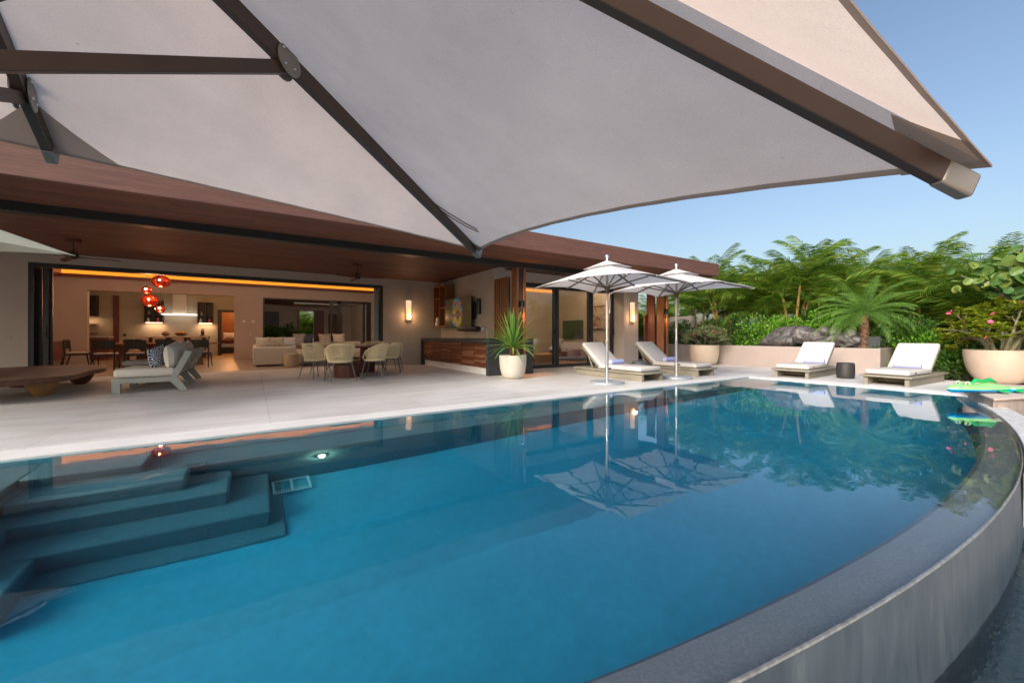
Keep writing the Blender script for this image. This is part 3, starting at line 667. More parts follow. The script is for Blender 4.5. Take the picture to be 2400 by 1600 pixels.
for nm, rot, zz, y0, y1, z1 in (('seat_piping', 0, 0, .10, 1.36, .295), ('back_piping', 40, 1, .0, .84, .102)):
    q = MB(); q.at((0, 1.31, .205), (R(39.5), 0, 0)) if zz else q.at()
    a = .325; q.tube([(-a, y0 + .03, z1), (-a, y1 - .03, z1), (-a + .02, y1 - .012, z1), (a - .02, y1 - .012, z1), (a, y1 - .03, z1), (a, y0 + .03, z1), (a - .02, y0 + .012, z1), (-a + .02, y0 + .012, z1), (-a, y0 + .03, z1)], .0065, 6, False); q.build(nm, M['cushion_cream'], LG)
q = MB(); q.at((0, 1.31, .20), (R(39.5), 0, 0)); q.box(-.33, -.27, 0, .82, -.025, .006); q.box(.27, .33, 0, .82, -.025, .006)
for i in range(6): q.box(-.27, .27, .06 + i * .14, .12 + i * .14, -.02, .003)
bf = q.build('back_frame', M['wood_grey'], LG)
q = MB(); q.bar((-.24, 1.84, .60), (-.24, 1.64, .2), .03, .03); q.bar((.24, 1.84, .60), (.24, 1.64, .2), .03, .03); q.build('back_prop', M['wood_grey'], LG)
q = MB(); q.tube([(.30, .4, .25), (.35, .4, .26), (.353, .42, .24)], .01, 6); q.build('tie', M['black_metal'], LG)
dup(LG, (9.27, 5.53, 0), 0, 'weathered teak lounger with white mattress between drum table and cream pot')
dup(LG, (10.55, 4.30, 0), R(-90 + 3), 'weathered teak lounger with white mattress on the far side, left of the charcoal stool')
dup(LG, (10.50, 2.62, 0), R(-90 - 3), 'weathered teak lounger with white mattress on the far side, right of the charcoal stool')
def towel(label, loc, rz):
    t_ = thing('rolled_towel', label, 'towel', loc, rz, 'lavender towels rolled on the loungers')
    q = MB(); q.at((0, 0, .055), (0, R(90), 0)); q.lathe([(.001, -.21), (.045, -.215), (.056, -.20), (.058, 0), (.056, .20), (.045, .215), (.001, .21)], 18, caps=False); q.build('roll', M['towel'], t_)
    q = MB(); q.at((0, 0, .055), (0, R(90), 0))
    sp = [(math.cos(a) * (.01 + .0028 * a), math.sin(a) * (.01 + .0028 * a), -.217) for a in [i * .5 for i in range(33)]]
    q.tube(sp, .003, 5); q.build('roll_end', M['white'], t_); return t_
towel('lavender rolled towel on the lounger nearest the glass wall', (7.36, 6.70, .305), 0)
towel('lavender rolled towel on the lounger in front of the cream pot', (9.30, 6.62, .305), 0)
towel('lavender rolled towel on the lounger left of the charcoal stool', (11.66, 4.22, .305), R(-87))
towel('lavender rolled towel on the lounger right of the charcoal stool', (11.62, 2.53, .305), R(-93))
q = MB(); q.lathe([(0, 0), (.155, 0), (.165, .02), (.172, .12), (.172, .26), (.165, .345), (.15, .36), (.135, .345), (0, .34)], 36, caps=False)
dt = q.build('drum_stool', M['drum_black']); place(dt, (11.55, 3.56, 0)); tag(dt, 'charcoal drum stool standing between the two far loungers', 'side table')
q = MB(); q.lathe([(0, 0), (.195, 0), (.20, .015), (.20, .285), (.192, .30), (0, .302)], 36, caps=False)
ds = q.build('drum_table', M['drum_slate']); place(ds, (8.62, 7.05, 0)); tag(ds, 'slate grey drum table between the two near loungers', 'side table')
# ---------------------------------------------------------------- porch furniture
# live-edge low table on ball feet
CT = thing('coffee_table', 'low dark live-edge slab table on round wooden feet at the left', 'coffee table', (-3.3, 10.5, 0))
pl = [(-3.35, 8.5), (-2.95, 8.75), (-2.55, 9.25), (-2.5, 9.9), (-2.56, 10.6), (-2.5, 11.2), (-2.66, 11.95), (-3.0, 12.5), (-3.6, 12.7), (-4.1, 12.5), (-4.35, 11.8), (-4.3, 11.0), (-4.45, 10.0), (-4.3, 9.2), (-3.9, 8.65)]
fine = []
for i in range(len(pl)):
    p0, p1, p2, p3 = [Vector(pl[(i + k) % len(pl)]) for k in (-1, 0, 1, 2)]
    for k in range(5):
        t = k / 5; fine.append(tuple(.5 * ((2 * p1) + (-p0 + p2) * t + (2 * p0 - 5 * p1 + 4 * p2 - p3) * t * t + (-p0 + 3 * p1 - 3 * p2 + p3) * t ** 3) - Vector((-3.3, 10.5))))
q = MB(); q.prism(fine, .255, .345); q.build('tabletop', M['wood_table'], CT, bev=.015)
for i, (x, y) in enumerate(((-2.93, 9.8), (-2.95, 11.65), (-3.8, 11.6), (-3.9, 9.7))):
    q = MB(); q.lathe([(.0, .0), (.075, 0), (.13, .05), (.185, .14), (.195, .21), (.18, .254), (0, .2545)], 24, (x + 3.3, y - 10.5, 0), caps=False)
    o = q.build('ball_foot', M['wood_ball'] if i in (0,) else M['wood_balldark'], CT)
    if i == 0: o['label'] = 'honey coloured round wooden foot'
# daybed sofa in sage-painted wood
DB = thing('outdoor_sofa', 'sage painted wooden outdoor sofa with pale cushions, side on', 'sofa', (-1.5, 9.33, 0))
def yb(q, p, y0, y1):    # polygon in XZ extruded along Y
    n = len(p); q.add([(x, y0, z) for x, z in p] + [(x, y1, z) for x, z in p], [tuple(range(n)), tuple(range(2 * n - 1, n - 1, -1))] + [(i, n + i, n + (i + 1) % n, (i + 1) % n) for i in range(n)])
for k, y in enumerate((0, 1.2, 2.35)):
    q = MB(); yb(q, [(-.50, 0), (-.39, 0), (-.39, .17), (.26, .175), (.40, 0), (.51, 0), (.365, .255), (-.50, .255)], y, y + .09); q.build('side_frame', M['paint_sage'], DB, bev=.004)
    q = MB(); yb(q, [(.265, .257), (.365, .257), (.575, .70), (.475, .72)], y, y + .09); q.build('back_post', M['paint_sage'], DB, bev=.004)
q = MB()
for z in (.34, .46, .58, .67):
    xx = .315 + (z - .257) * .47; q.at((0, 0, 0)); q.box(xx, xx + .028, .09, 2.35, z - .045, z + .045)
q.box(-.48, -.42, .09, 2.35, .18, .25); q.build('back_rail', M['paint_sage'], DB, bev=.003)
q = MB(); q.rbox(-.49, .33, .03, 2.42, .258, .415, .055, 4); q.build('seat_cushion', M['cushion_cream'], DB)
def cushion(name, label, loc, rot, w, h, t, m, group=None):
    q = MB(); q.pillow(w, h, t); o = q.build(name, m); o.location = loc; o.rotation_euler = rot; return tag(o, label, 'cushion', group)
GP = 'loose cushions on the outdoor sofa'
cushion('throw_cushion', 'plump cream cushion leaning at the near end of the outdoor sofa', (-1.235, 9.62, .635), (R(0), R(-12), R(78)), .46, .46, .22, M['cushion_cream'], GP)
cushion('throw_cushion', 'cream cushion second from the near end of the outdoor sofa', (-1.20, 10.3, .63), (0, R(-12), R(86)), .5, .46, .2, M['cushion_cream'], GP)
cushion('throw_cushion', 'cream cushion farthest along the outdoor sofa back', (-1.20, 11.3, .63), (0, R(-12), R(92)), .5, .46, .2, M['cushion_cream'], GP)
cushion('throw_cushion', 'off-white cushion third from the near end of the outdoor sofa', (-1.22, 10.8, .63), (0, R(-14), R(94)), .48, .44, .2, M['cushion'], GP)
# blue cushion with white ring pattern
m, t, p = _new('blue_ring_cloth'); vec = _coord(t, (1, 1, 1))
vo = t.nodes.new('ShaderNodeTexVoronoi'); vo.inputs['Scale'].default_value = 7.0; vo.inputs['Randomness'].default_value = .12
mp2 = t.nodes.new('ShaderNodeMapping'); mp2.inputs['Scale'].default_value = (1, .02, 1); t.links.new(vec, mp2.inputs['Vector']); t.links.new(mp2.outputs['Vector'], vo.inputs['Vector'])
W_ = (.80, .82, .84); D_ = (.02, .05, .13)
rr = t.nodes.new('ShaderNodeValToRGB'); rr.color_ramp.interpolation = 'CONSTANT'; e = rr.color_ramp.elements
e[0].position = 0; e[0].color = (*D_, 1); e[1].position = .16; e[1].color = (*W_, 1)
for pp, cc in ((.25, D_), (.38, W_), (.47, D_), (.60, W_)):
    k = e.new(pp); k.color = (*cc, 1)
t.links.new(vo.outputs['Distance'], rr.inputs['Fac']); t.links.new(rr.outputs['Color'], p.inputs['Base Color']); p.inputs['Roughness'].default_value = .9; M['blue_ring'] = m
cushion('throw_cushion', 'blue cushion patterned with white rings on the outdoor sofa', (-1.46, 9.66, .60), (R(0), R(-14), R(62)), .40, .40, .14, M['blue_ring'], GP)
q = MB(); q.rbox(-.36, .18, -.35, .35, 0, .085, .035, 4); o = q.build('folded_blanket', M['cushion_grey']); place(o, (-1.72, 10.7, .417)); tag(o, 'grey blanket folded on the seat of the outdoor sofa', 'blanket')
# dining set on the porch
TA = R(61)
DT = thing('dining_table', 'dark red-brown oval outdoor table on two rusted steel drums', 'table', (2.22, 10.75, 0), TA)
ov = [(1.28 * (1 if abs(math.cos(a)) > 1 else math.copysign(abs(math.cos(a)) ** .75, math.cos(a))), .56 * math.copysign(abs(math.sin(a)) ** .85, math.sin(a))) for a in [2 * PI * i / 48 for i in range(48)]]
q = MB(); q.prism(ov, .70, .745); q.build('tabletop', M['wood_mah'], DT, bev=.008)
for x in (-.68, .68):
    q = MB(); q.lathe([(.0, 0), (.28, 0), (.285, .01), (.285, .30), (.10, .31), (.10, .70), (0, .70)], 40, (x, 0, 0), caps=False); q.build('drum_base', M['corten'], DT)
RC = thing('rope_chair', 'woven rope chair with its back to the camera, nearest the pool', 'chair', (1.62, 9.42, 0), 0, 'rope chairs round the outdoor table')
# chair local: faces +Y, seat centre at origin
def rimc(a): # upper rail curve, a from -1..1 round the back
    th = PI * (1.5) + a * R(118); rx, ry = .30, .29
    k = abs(a); z = .80 - .17 * max(0, (k - .35) / .65) ** 1.4
    return Vector((rx * math.cos(th) * 1.02, ry * math.sin(th) + .02, z))
def lowc(a):
    th = PI * 1.5 + a * R(118); return Vector((.245 * math.cos(th), .235 * math.sin(th) + .02, .43))
NA = 40; As = [-1 + 2 * i / NA for i in range(NA + 1)]
q = MB(); q.tube([rimc(a) for a in As] + [Vector((.27, .22, .47))], .014, 8); q.tube([Vector((-.27, .22, .47)), rimc(-1)], .014, 8); q.tube([lowc(a) for a in As], .013, 8); q.build('arm_rail', M['rope'], RC)
q = MB()
for i in range(61):
    a = -1 + 2 * i / 60; q.tube([lowc(a), lowc(a).lerp(rimc(a), .5) + (lowc(a) - Vector((0, .02, .43))).normalized() * .012, rimc(a)], .0055, 4, False)
q.build('rope_back', M['rope'], RC)
q = MB(); 
sp = [(.255 * math.cos(t), .245 * math.sin(t) + .02) for t in [2 * PI * i / 28 for i in range(28)]]
q.prism(sp, .405, .445); q.build('seat', M['rope'], RC, bev=.01)
for x, y in ((-.2, -.17), (.2, -.17), (-.2, .2), (.2, .2)):
    q = MB(); q.tube([(x * .9, y * .9, .41), (x * 1.35, y * 1.35, 0)], .0105, 8); q.build('leg', M['leg_metal'], RC)
q = MB(); q.tube([(-.2, -.17, .375), (.2, .2, .375)], .008, 6); q.tube([(.2, -.17, .375), (-.2, .2, .375)], .008, 6); q.build('cross_brace', M['leg_metal'], RC)
RC.rotation_euler = (0, 0, R(8))
for x, y, rz, lab in ((2.42, 9.62, 62, 'woven rope chair turned to the right of the nearest one, facing left'),
                      (1.22, 10.30, -62, 'woven rope chair at the left side of the outdoor table'),
                      (2.98, 10.42, 62, 'woven rope chair second along the right side of the table'),
                      (3.28, 11.1, 66, 'woven rope chair farthest along the right side of the table'),
                      (1.55, 11.15, -118 + 60, 'woven rope chair behind the left one, mostly hidden by the table'),
                      (2.05, 11.95, -150, 'woven rope chair at the far left end of the outdoor table'),
                      (3.0, 12.05, 168, 'woven rope chair at the far end near the facade wall')):
    dup(RC, (x, y, 0), R(rz), lab)
# ---------------------------------------------------------------- bar counter and what hangs above it
BC = thing('bar_counter', 'black stone outdoor bar with slatted wooden doors', 'bar counter', (5.2, 8.5, 0))
q = MB(); q.box(-.40, .96, -.04, .07, 0, .80); q.box(-.40, .47, .07, 4.60, .80, .905); q.box(.47, .96, -.04, .07, .80, .905); q.box(-.40, -.07 + .54, -.04, .07, .8, .905); q.box(-.40, .47, 4.53, 4.60, 0, .80); q.build('worktop', M['stone_black'], BC, bev=.005)
q = MB(); q.box(-.28, .45, .071, 4.52, 0, .17); q.build('plinth', M['coping'], BC)
q = MB(); q.box(-.30, .45, .071, 4.52, .172, .795); q.build('carcass', M['wood_mah'], BC)
rnd = random.Random(5)
for i in range(6):
    q = MB(); y0 = .09 + i * .74; k = 0; z = .185
    while z < .77:
        h = rnd.uniform(.014, .034); q.cur = int(rnd.random() < .42); q.box(-.325 - rnd.uniform(0, .022), -.302, y0, y0 + .715, z, min(z + h, .785)); z += h + .007
    q.build('slatted_door', [M['wood_bar'], M['wood_bar_light']], BC)
FA = thing('tap', 'curved chrome tap over the bar sink', 'tap', (5.38, 9.55, .906))
q = MB(); q.tube([(0, 0, 0), (0, 0, .24)] + [(-.075 + .075 * math.cos(a), .0, .24 + .085 * math.sin(a)) for a in [PI * i / 10 for i in range(1, 11)]] + [(-.15, 0, .19)], .011, 8); q.build('spout', M['steel'], FA)
q = MB(); q.lathe([(.0, 0), (.035, 0), (.03, .02), (.014, .03), (0, .03)], 16, caps=False); q.tube([(0, -.02, .03), (.0, -.09, .045)], .007, 6); q.build('handle', M['steel'], FA)
q = MB(); q.box(-.2, .12, -.25, .2, .001, .006); so_ = q.build('sink', M['black_metal']); place(so_, (5.3, 9.5, .906)); tag(so_, 'dark sink inset in the bar top beside the tap', 'sink')
SF = thing('wall_shelf', 'orange-brown wooden cubby shelf on the bar wall', 'shelf', (5.68, 12.27, 1.28))
q = MB(); q.box(-.35, -.01, 0, .03, 0, 1.4); q.build('side_panel', M['wood_orange'], SF)
q = MB(); q.box(-.35, -.01, .96, .99, 0, 1.4); q.box(-.35, -.01, .47, .50, .03, 1.37); q.build('divider', M['wood_orange'], SF)
q = MB(); q.box(-.35, -.01, .03, .96, 0, .03); q.box(-.35, -.01, .03, .96, 1.37, 1.4); q.box(-.34, -.01, .03, .47, .62, .65); q.box(-.34, -.01, .5, .96, .95, .98); q.build('shelf_board', M['wood_orange'], SF)
q = MB(); q.box(-.022, -.005, .03, .96, .03, 1.37); q.build('back_panel', M['wood_mah'], SF)
q = MB(); q.lathe([(.0, 0), (.075, 0), (.09, .06), (.075, .13), (.05, .155), (.068, .22), (.05, .28), (.02, .30), (0, .30)], 18, caps=False); o = q.build('vase', M['white']); place(o, (5.40, 13.08, 1.312)); tag(o, 'small white gourd-shaped ornament in the shelf bottom', 'ornament')
# screen showing a colourful abstract figure
m, t, p = _new('screen_picture'); uvv = _coord(t, (1, 1, 1))
a = _noise(t, uvv, 3.2, 2, .5, 1.2)
vo = t.nodes.new('ShaderNodeTexVoronoi'); vo.inputs['Scale'].default_value = 7.5; t.links.new(uvv, vo.inputs['Vector'])
sx = t.nodes.new('ShaderNodeSeparateXYZ'); t.links.new(uvv, sx.inputs[0])
TVp = p; 
vr = t.nodes.new('ShaderNodeSeparateColor'); t.links.new(vo.outputs['Color'], vr.inputs[0])
mz = t.nodes.new('ShaderNodeMath'); mz.operation = 'MULTIPLY_ADD'; mz.inputs[1].default_value = .62; t.links.new(sx.outputs['Z'], mz.inputs[0])
mr = t.nodes.new('ShaderNodeMath'); mr.operation = 'MULTIPLY'; mr.inputs[1].default_value = .42; t.links.new(vr.outputs[0], mr.inputs[0]); t.links.new(mr.outputs[0], mz.inputs[2])
colr = _ramp(t, mz.outputs[0], [(.0, (.02, .15, .42)), (.20, (.40, .30, .03)), (.32, (.38, .28, .02)), (.40, (.10, .05, .08)), (.50, (.12, .09, .10)), (.58, (.42, .10, .05)), (.66, (.20, .20, .04)), (.78, (.02, .16, .42)), (.92, (.02, .24, .36))])
# figure silhouette: an ellipse to the right of centre
d1 = t.nodes.new('ShaderNodeVectorMath'); d1.operation = 'SUBTRACT'; d1.inputs[1].default_value = (.66, 0, .45); t.links.new(uvv, d1.inputs[0])
d2 = t.nodes.new('ShaderNodeVectorMath'); d2.operation = 'MULTIPLY'; d2.inputs[1].default_value = (2.9, 0, 1.9); t.links.new(d1.outputs[0], d2.inputs[0])
d3 = t.nodes.new('ShaderNodeVectorMath'); d3.operation = 'LENGTH'; t.links.new(d2.outputs[0], d3.inputs[0])
mk = _ramp(t, d3.outputs['Value'], [(.80, (1, 1, 1)), (.97, (0, 0, 0))])
fin = _mix(t, (.052, .052, .026), colr, mk)
t.links.new(fin, p.inputs['Base Color']); t.links.new(fin, p.inputs['Emission Color']); p.inputs['Emission Strength'].default_value = .10; p.inputs['Roughness'].default_value = .25; M['screen'] = m
ya = Vector((5.28, 12.12)); yb_ = Vector((5.50, 10.70)); dl = yb_ - ya; an = math.atan2(dl.y, dl.x)
TV = thing('television', 'wall television on a bracket showing a colourful painted figure', 'television', (ya.x, ya.y, 1.25), an)
LW = dl.length
q = MB(); q.rbox(0, LW, .0, .045, 0, .92, .006, 2); q.build('housing', M['black_metal'], TV)
q = MB(); q.add([(.012, -.002, .012), (LW - .012, -.002, .012), (LW - .012, -.002, .908), (.012, -.002, .908)], [(0, 1, 2, 3)]); sc_o = q.build('screen', M['screen'], TV, smooth=False); sc_o.scale = (1, 1, 1)
q = MB(); q.bar((LW * .8, .05, .55), (LW * .86, .21, .55), .06, .14); q.box(LW - .1, LW + .05, .08, .13, .25, .75); q.build('bracket', M['black_metal'], TV)
q = MB(); q.rbox(0, 1.02, -.05, .06, 0, .135, .01, 2); o = q.build('soundbar', M['black_metal']); place(o, (5.42, 11.42, 1.12), an); tag(o, 'black soundbar below the television', 'speaker')
q = MB(); q.lathe([(.0, 0), (.055, 0), (.06, .03), (.06, .42), (.05, .46), (0, .46)], 16, caps=False); o = q.build('wall_speaker', M['black_metal']); place(o, (5.60, 10.42, 1.62)); tag(o, 'slim black cylinder speaker on the bar wall beside the television', 'speaker')
# wall lamps: two glowing sconces, two black post lights
def glow(name, z0, z1, lo, hi):
    m, t, p = _new(name); v = _coord(t, (1, 1, 1)); s_ = t.nodes.new('ShaderNodeSeparateXYZ'); t.links.new(v, s_.inputs[0])
    r = _ramp(t, s_.outputs['Z'], [(z0, sc3(lo, .8)), (z0 + .3 * (z1 - z0), lo), (z1, hi)])
    t.links.new(r, p.inputs['Emission Color']); p.inputs['Emission Strength'].default_value = .48; p.inputs['Base Color'].default_value = (.7, .6, .5, 1); return m
M['sconce'] = glow('lit_glass_shade', 0, .66, (1, .48, .13), (.72, .47, .34))
def sconce(label, x, y, z, w):
    s_ = thing('wall_sconce', label, 'wall lamp', (x, y, z), 0, 'tall glowing wall sconces')
    q = MB(); n = 12; pts = [(w / 2 * math.cos(PI + PI * i / n), .085 * math.sin(PI + PI * i / n)) for i in range(n + 1)]
    q.prism(pts, 0, .66); q.build('shade', M['sconce'], s_)
    q = MB(); q.box(-w / 2 - .006, w / 2 + .006, .001, .018, -.015, .675); q.build('back_plate', M['bronze_clip'], s_)
    point('sconce_light', (x, y - .14, z + .12), 3.0, (1, .55, .25), .06); return s_
sconce('tall glowing sconce on the facade wall beside the lounge opening', 4.47, 13.375, 1.52, .19)
sconce('tall glowing sconce on the pier at the end of the glass wall', 10.83, 9.18, 1.45, .19)
def postlight(label, x, y, z):
    s_ = thing('post_light', label, 'wall lamp', (x, y, z), 0, 'black up and down lights on the posts')
    q = MB(); q.lathe([(.045, 0), (.055, 0), (.055, .16), (.045, .16)], 18, caps=False); q.box(-.02, .02, .04, .075, .05, .11); q.build('housing', M['black_metal'], s_)
    q = MB(); q.lathe([(0, .02), (.044, .02)], 16, caps=False); q.lathe([(.044, .14), (0, .14)], 16, caps=False); q.build('bulb', M['bulb_warm'], s_)
    spot('post_downlight', (x, y, z - .01), 26, (1, .42, .12), (0, 0, 0), 62); spot('post_uplight', (x, y, z + .17), 5, (1, .42, .12), (PI, 0, 0), 60)
postlight('black cylinder light on the wooden post behind the spiky potted palm', 5.735, 8.35, 1.71)
postlight('black cylinder light on the wooden post beside the slatted gate', 11.56, 8.35, 1.71)
# ceiling fans
FN = thing('ceiling_fan', 'three-blade brown ceiling fan above the outdoor table', 'ceiling fan', (2.34, 11.15, 2.868), R(0), 'brown ceiling fans')
q = MB(); q.lathe([(0, 0), (.12, 0), (.12, -.05), (.10, -.06), (0, -.06)], 20, caps=False); q.build('mount', M['wood_mah'], FN)
q = MB(); q.tube([(0, 0, -.05), (0, 0, -.26)], .014, 8); q.build('rod', M['bronze_rib'], FN)
q = MB(); q.lathe([(0, -.22), (.05, -.23), (.075, -.27), (.075, -.36), (.06, -.38), (0, -.38)], 20, caps=False); q.build('motor', M['bronze_rib'], FN)
for k in range(3):
    q = MB(); q.at((0, 0, -.345), (0, 0, R(-28 + 120 * k)))
    prof = [(.06, .02), (.15, .045), (.35, .06), (.6, .055), (.69, .03)]
    up = [(r_, w, .012 - .03 * r_ + .015) for r_, w in prof]; dn = [(r_, -w * .8, -.012 - .03 * r_ + .015) for r_, w in prof]
    q.grid([up, dn]); q.grid([[(x, y, z - .008) for x, y, z in dn], [(x, y, z - .008) for x, y, z in up]]); q.grid([[(x, y, z - .008) for x, y, z in up], up]); q.grid([dn, [(x, y, z - .008) for x, y, z in dn]]); q.build('blade', M['wood_mah'], FN)
dup(FN, (-2.95, 11.25, 2.868), R(25), 'three-blade brown ceiling fan near the sage parasol corner')
# ---------------------------------------------------------------- planting
M['palm'] = leafmat('palm_leaf', (.055, .145, .025), (.15, .28, .04), (.36, .42, .06), .42, .55)
M['palm_dark'] = leafmat('date_palm_leaf', (.08, .20, .045), (.15, .32, .065), (.30, .45, .09), .4, .4)
M['lime'] = leafmat('lime_leaf', (.06, .19, .015), (.14, .36, .025), (.30, .55, .04), .4, .4)
M['bush'] = leafmat('bush_leaf', (.03, .085, .016), (.065, .16, .026), (.13, .27, .04), .4, .35)
M['olive'] = leafmat('olive_leaf', (.20, .26, .12), (.31, .38, .18), (.45, .50, .26), .5, .3)
M['yellowgreen'] = leafmat('yellow_green_leaf', (.13, .20, .02), (.27, .35, .03), (.50, .48, .05), .4, .45)
M['grape'] = leafmat('sea_grape_leaf', (.06, .15, .05), (.13, .25, .065), (.34, .38, .08), .35, .35)
M['yucca'] = leafmat('sword_leaf', (.10, .26, .07), (.19, .40, .075), (.50, .55, .09), .35, .35)
M['bark'] = mat('grey_bark', (.20, .17, .125), .85, .3, 8, .5, 30)
M['bark_red'] = mat('brown_palm_bark', (.16, .085, .05), .9, .4, 14, .8, 24)
M['stem'] = mat('yellow_palm_stem', (.26, .17, .05), .6, .25, 5)
M['bark_green'] = mat('green_grey_bark', (.20, .185, .10), .75, .22, 6, .3, 20)
M['pink'] = mat('pink_petal', (.75, .10, .22), .5, .2, 9)
M['red'] = mat('red_petal', (.45, .015, .02), .5, .2, 9)
M['yellow'] = mat('yellow_petal', (.8, .5, .03), .5, .2, 9)
M['dry'] = leafmat('dry_frond', (.16, .11, .05), (.28, .19, .08), (.40, .28, .12), .6, .3)
Z = Vector((0, 0, 1))
def frond(q, base, az, el, length, droop, lf, n=34, w=.022, start=.16, vee=.5, sw=.012, tip=.35):
    d = Vector((math.cos(az) * math.cos(el), math.sin(az) * math.cos(el), math.sin(el))); side = Vector((-math.sin(az), math.cos(az), 0))
    p = Vector(base); pts = [p.copy()]; ds = [d.copy()]; K = 12
    for i in range(K):
        a = -droop / K * (.5 + 1.0 * i / K)
        d = (Matrix.Rotation(-a, 3, side) @ d).normalized(); p = p + d * length / K; pts.append(p.copy()); ds.append(d.copy())
    q.tube(pts, [sw * (1 - .8 * i / K) for i in range(K + 1)], 4, False)
    for i in range(n):
        t = start + (1 - start) * (i + .5) / n; k = min(int(t * K), K - 1); f = t * K - k
        o = pts[k].lerp(pts[k + 1], f); dd = ds[k].lerp(ds[k + 1], f).normalized(); up = side.cross(dd).normalized()
        ln = lf * (math.sin(PI * (.12 + .80 * (t - start) / (1 - start))) ** .6) * random.uniform(.88, 1.08)
        for sg in (-1, 1):
            v = (side * sg * (.9 - .45 * t) + dd * (.45 + .5 * t) - up * -vee * random.uniform(.7, 1.2)).normalized() if False else (side * sg * (.95 - .4 * t) + dd * (.42 + .5 * t) + up * vee * random.uniform(.6, 1.1)).normalized()
            nn = v.cross(dd).normalized(); wv = dd * w * .5
            m_ = o + v * ln * .5 - Z * ln * .06; e = o + v * ln - Z * ln * tip * random.uniform(.7, 1.2)
            q.add([o - wv * .5, o + wv * .5, m_ + wv, m_ - wv, e], [(0, 1, 2, 3), (3, 2, 4)])
def palm_parts(seed, nst, hs, nf, fl, lf, mat_):
    rnd = random.Random(seed); random.seed(seed)
    st = MB(); cr = MB()
    for s in range(nst):
        a = 2 * PI * s / nst + rnd.uniform(-.4, .4); r = rnd.uniform(.05, .25); h = hs * rnd.uniform(.5, 1.1)
        tp = Vector((math.cos(a) * (r + h * .16), math.sin(a) * (r + h * .16), h))
        st.tube([(math.cos(a) * r, math.sin(a) * r, -.1), tuple(tp * .5 + Vector((0, 0, -.03))), tuple(tp)], [.045, .035, .03], 7)
        for i in range(nf):
            b = a + (i - nf / 2) * 2 * PI / nf * .82 + rnd.uniform(-.3, .3); el = R(rnd.uniform(42, 88))
            frond(cr, tp, b, el, fl * rnd.uniform(.75, 1.1), R(rnd.uniform(35, 100)), lf * rnd.uniform(.85, 1.1), 25, .034, .16, .5, .012, .17)
    return st, cr
protos = []
for k, (nst, hs, nf, fl, lf) in enumerate(((6, 1.55, 10, 1.75, .50), (6, 1.9, 9, 1.6, .46), (7, 1.25, 10, 1.9, .54))):
    P_ = thing('areca_palm', '', 'palm tree', (0, 0, 0)); a, b = palm_parts(11 + k, nst, hs, nf, fl, lf, None)
    a.build('trunk', M['stem'], P_); b.build('crown', M['palm'], P_, smooth=False); protos.append(P_)
spots = [(16.2, 10.1, .58, 0, 1.02, 'feathery palm beside the roof end, leftmost of the tall hedge palms'),
         (15.9, 8.9, .58, 1, .98, 'feathery palm rising directly above the tip of the farther white parasol'),
         (16.6, 7.6, .58, 2, 1.05, 'feathery palm behind the red-flowering shrub in the cream pot'),
         (16.2, 6.5, .58, 1, 1.06, 'feathery palm behind the feet of the reclining statue'),
         (16.9, 5.4, .58, 0, .96, 'feathery palm behind the shoulders of the reclining statue'),
         (16.3, 4.3, .58, 2, .86, 'feathery palm directly behind the short date palm'),
         (16.0, 3.2, .3, 1, .86, 'feathery palm between the short date palm and the sea grape'),
         (15.9, 2.2, .0, 0, .98, 'tallest feathery palm, behind the sea grape leaves'),
         (16.4, 1.0, .0, 2, .92, 'feathery palm behind the big terracotta bowl at the right edge'),
         (17.0, -.4, .0, 1, .86, 'feathery palm at the extreme right edge of the hedge'),
         (14.9, 11.4, -.02, 2, .88, 'feathery palm against the grey garden wall beyond the slatted gate'),
         (19.2, 7.0, .3, 0, 1.1, 'feathery palm in the back row above the statue'),
         (19.4, 4.2, .3, 1, .92, 'feathery palm in the back row to the right of the statue'),
         (19.3, 1.6, .2, 2, .9, 'feathery palm in the back row behind the sea grape'),
         (18.6, 9.6, .3, 1, 1.0, 'feathery palm in the back row near the roof end'),
         (2.9, 29.6, 0, 2, .9, 'sunlit palm seen through the garden doorway behind the lounge'),
         (2.2, 31.0, 0, 0, .9, 'second palm crowding the garden doorway behind the lounge')]
used = set()
for i, (x, y, z, k, s_, lab) in enumerate(spots):
    if k not in used: o = place(protos[k], (x, y, z), i * 1.3); s_ *= 1.17; o.scale = (s_,) * 3; o['label'] = lab; o['group'] = 'feathery palms of the garden hedge'; used.add(k)
    else: o = dup(protos[k], (x, y, z), i * 1.3, lab, 'feathery palms of the garden hedge', s_ * 1.17)
def leaf(q, c, d, n, l, w):
    d = d.normalized(); s = d.cross(n)
    if s.length < 1e-3: s = d.cross(Vector((1, 0, 0)))
    s.normalize(); u = s.cross(d)
    q.add([c, c + d * l * .35 + s * w * .5 + u * l * .05, c + d * l * .75 + s * w * .36 + u * l * .02, c + d * l - u * l * .08, c + d * l * .75 - s * w * .36 + u * l * .02, c + d * l * .35 - s * w * .5 + u * l * .05], [(0, 1, 2, 3), (0, 3, 4, 5)])
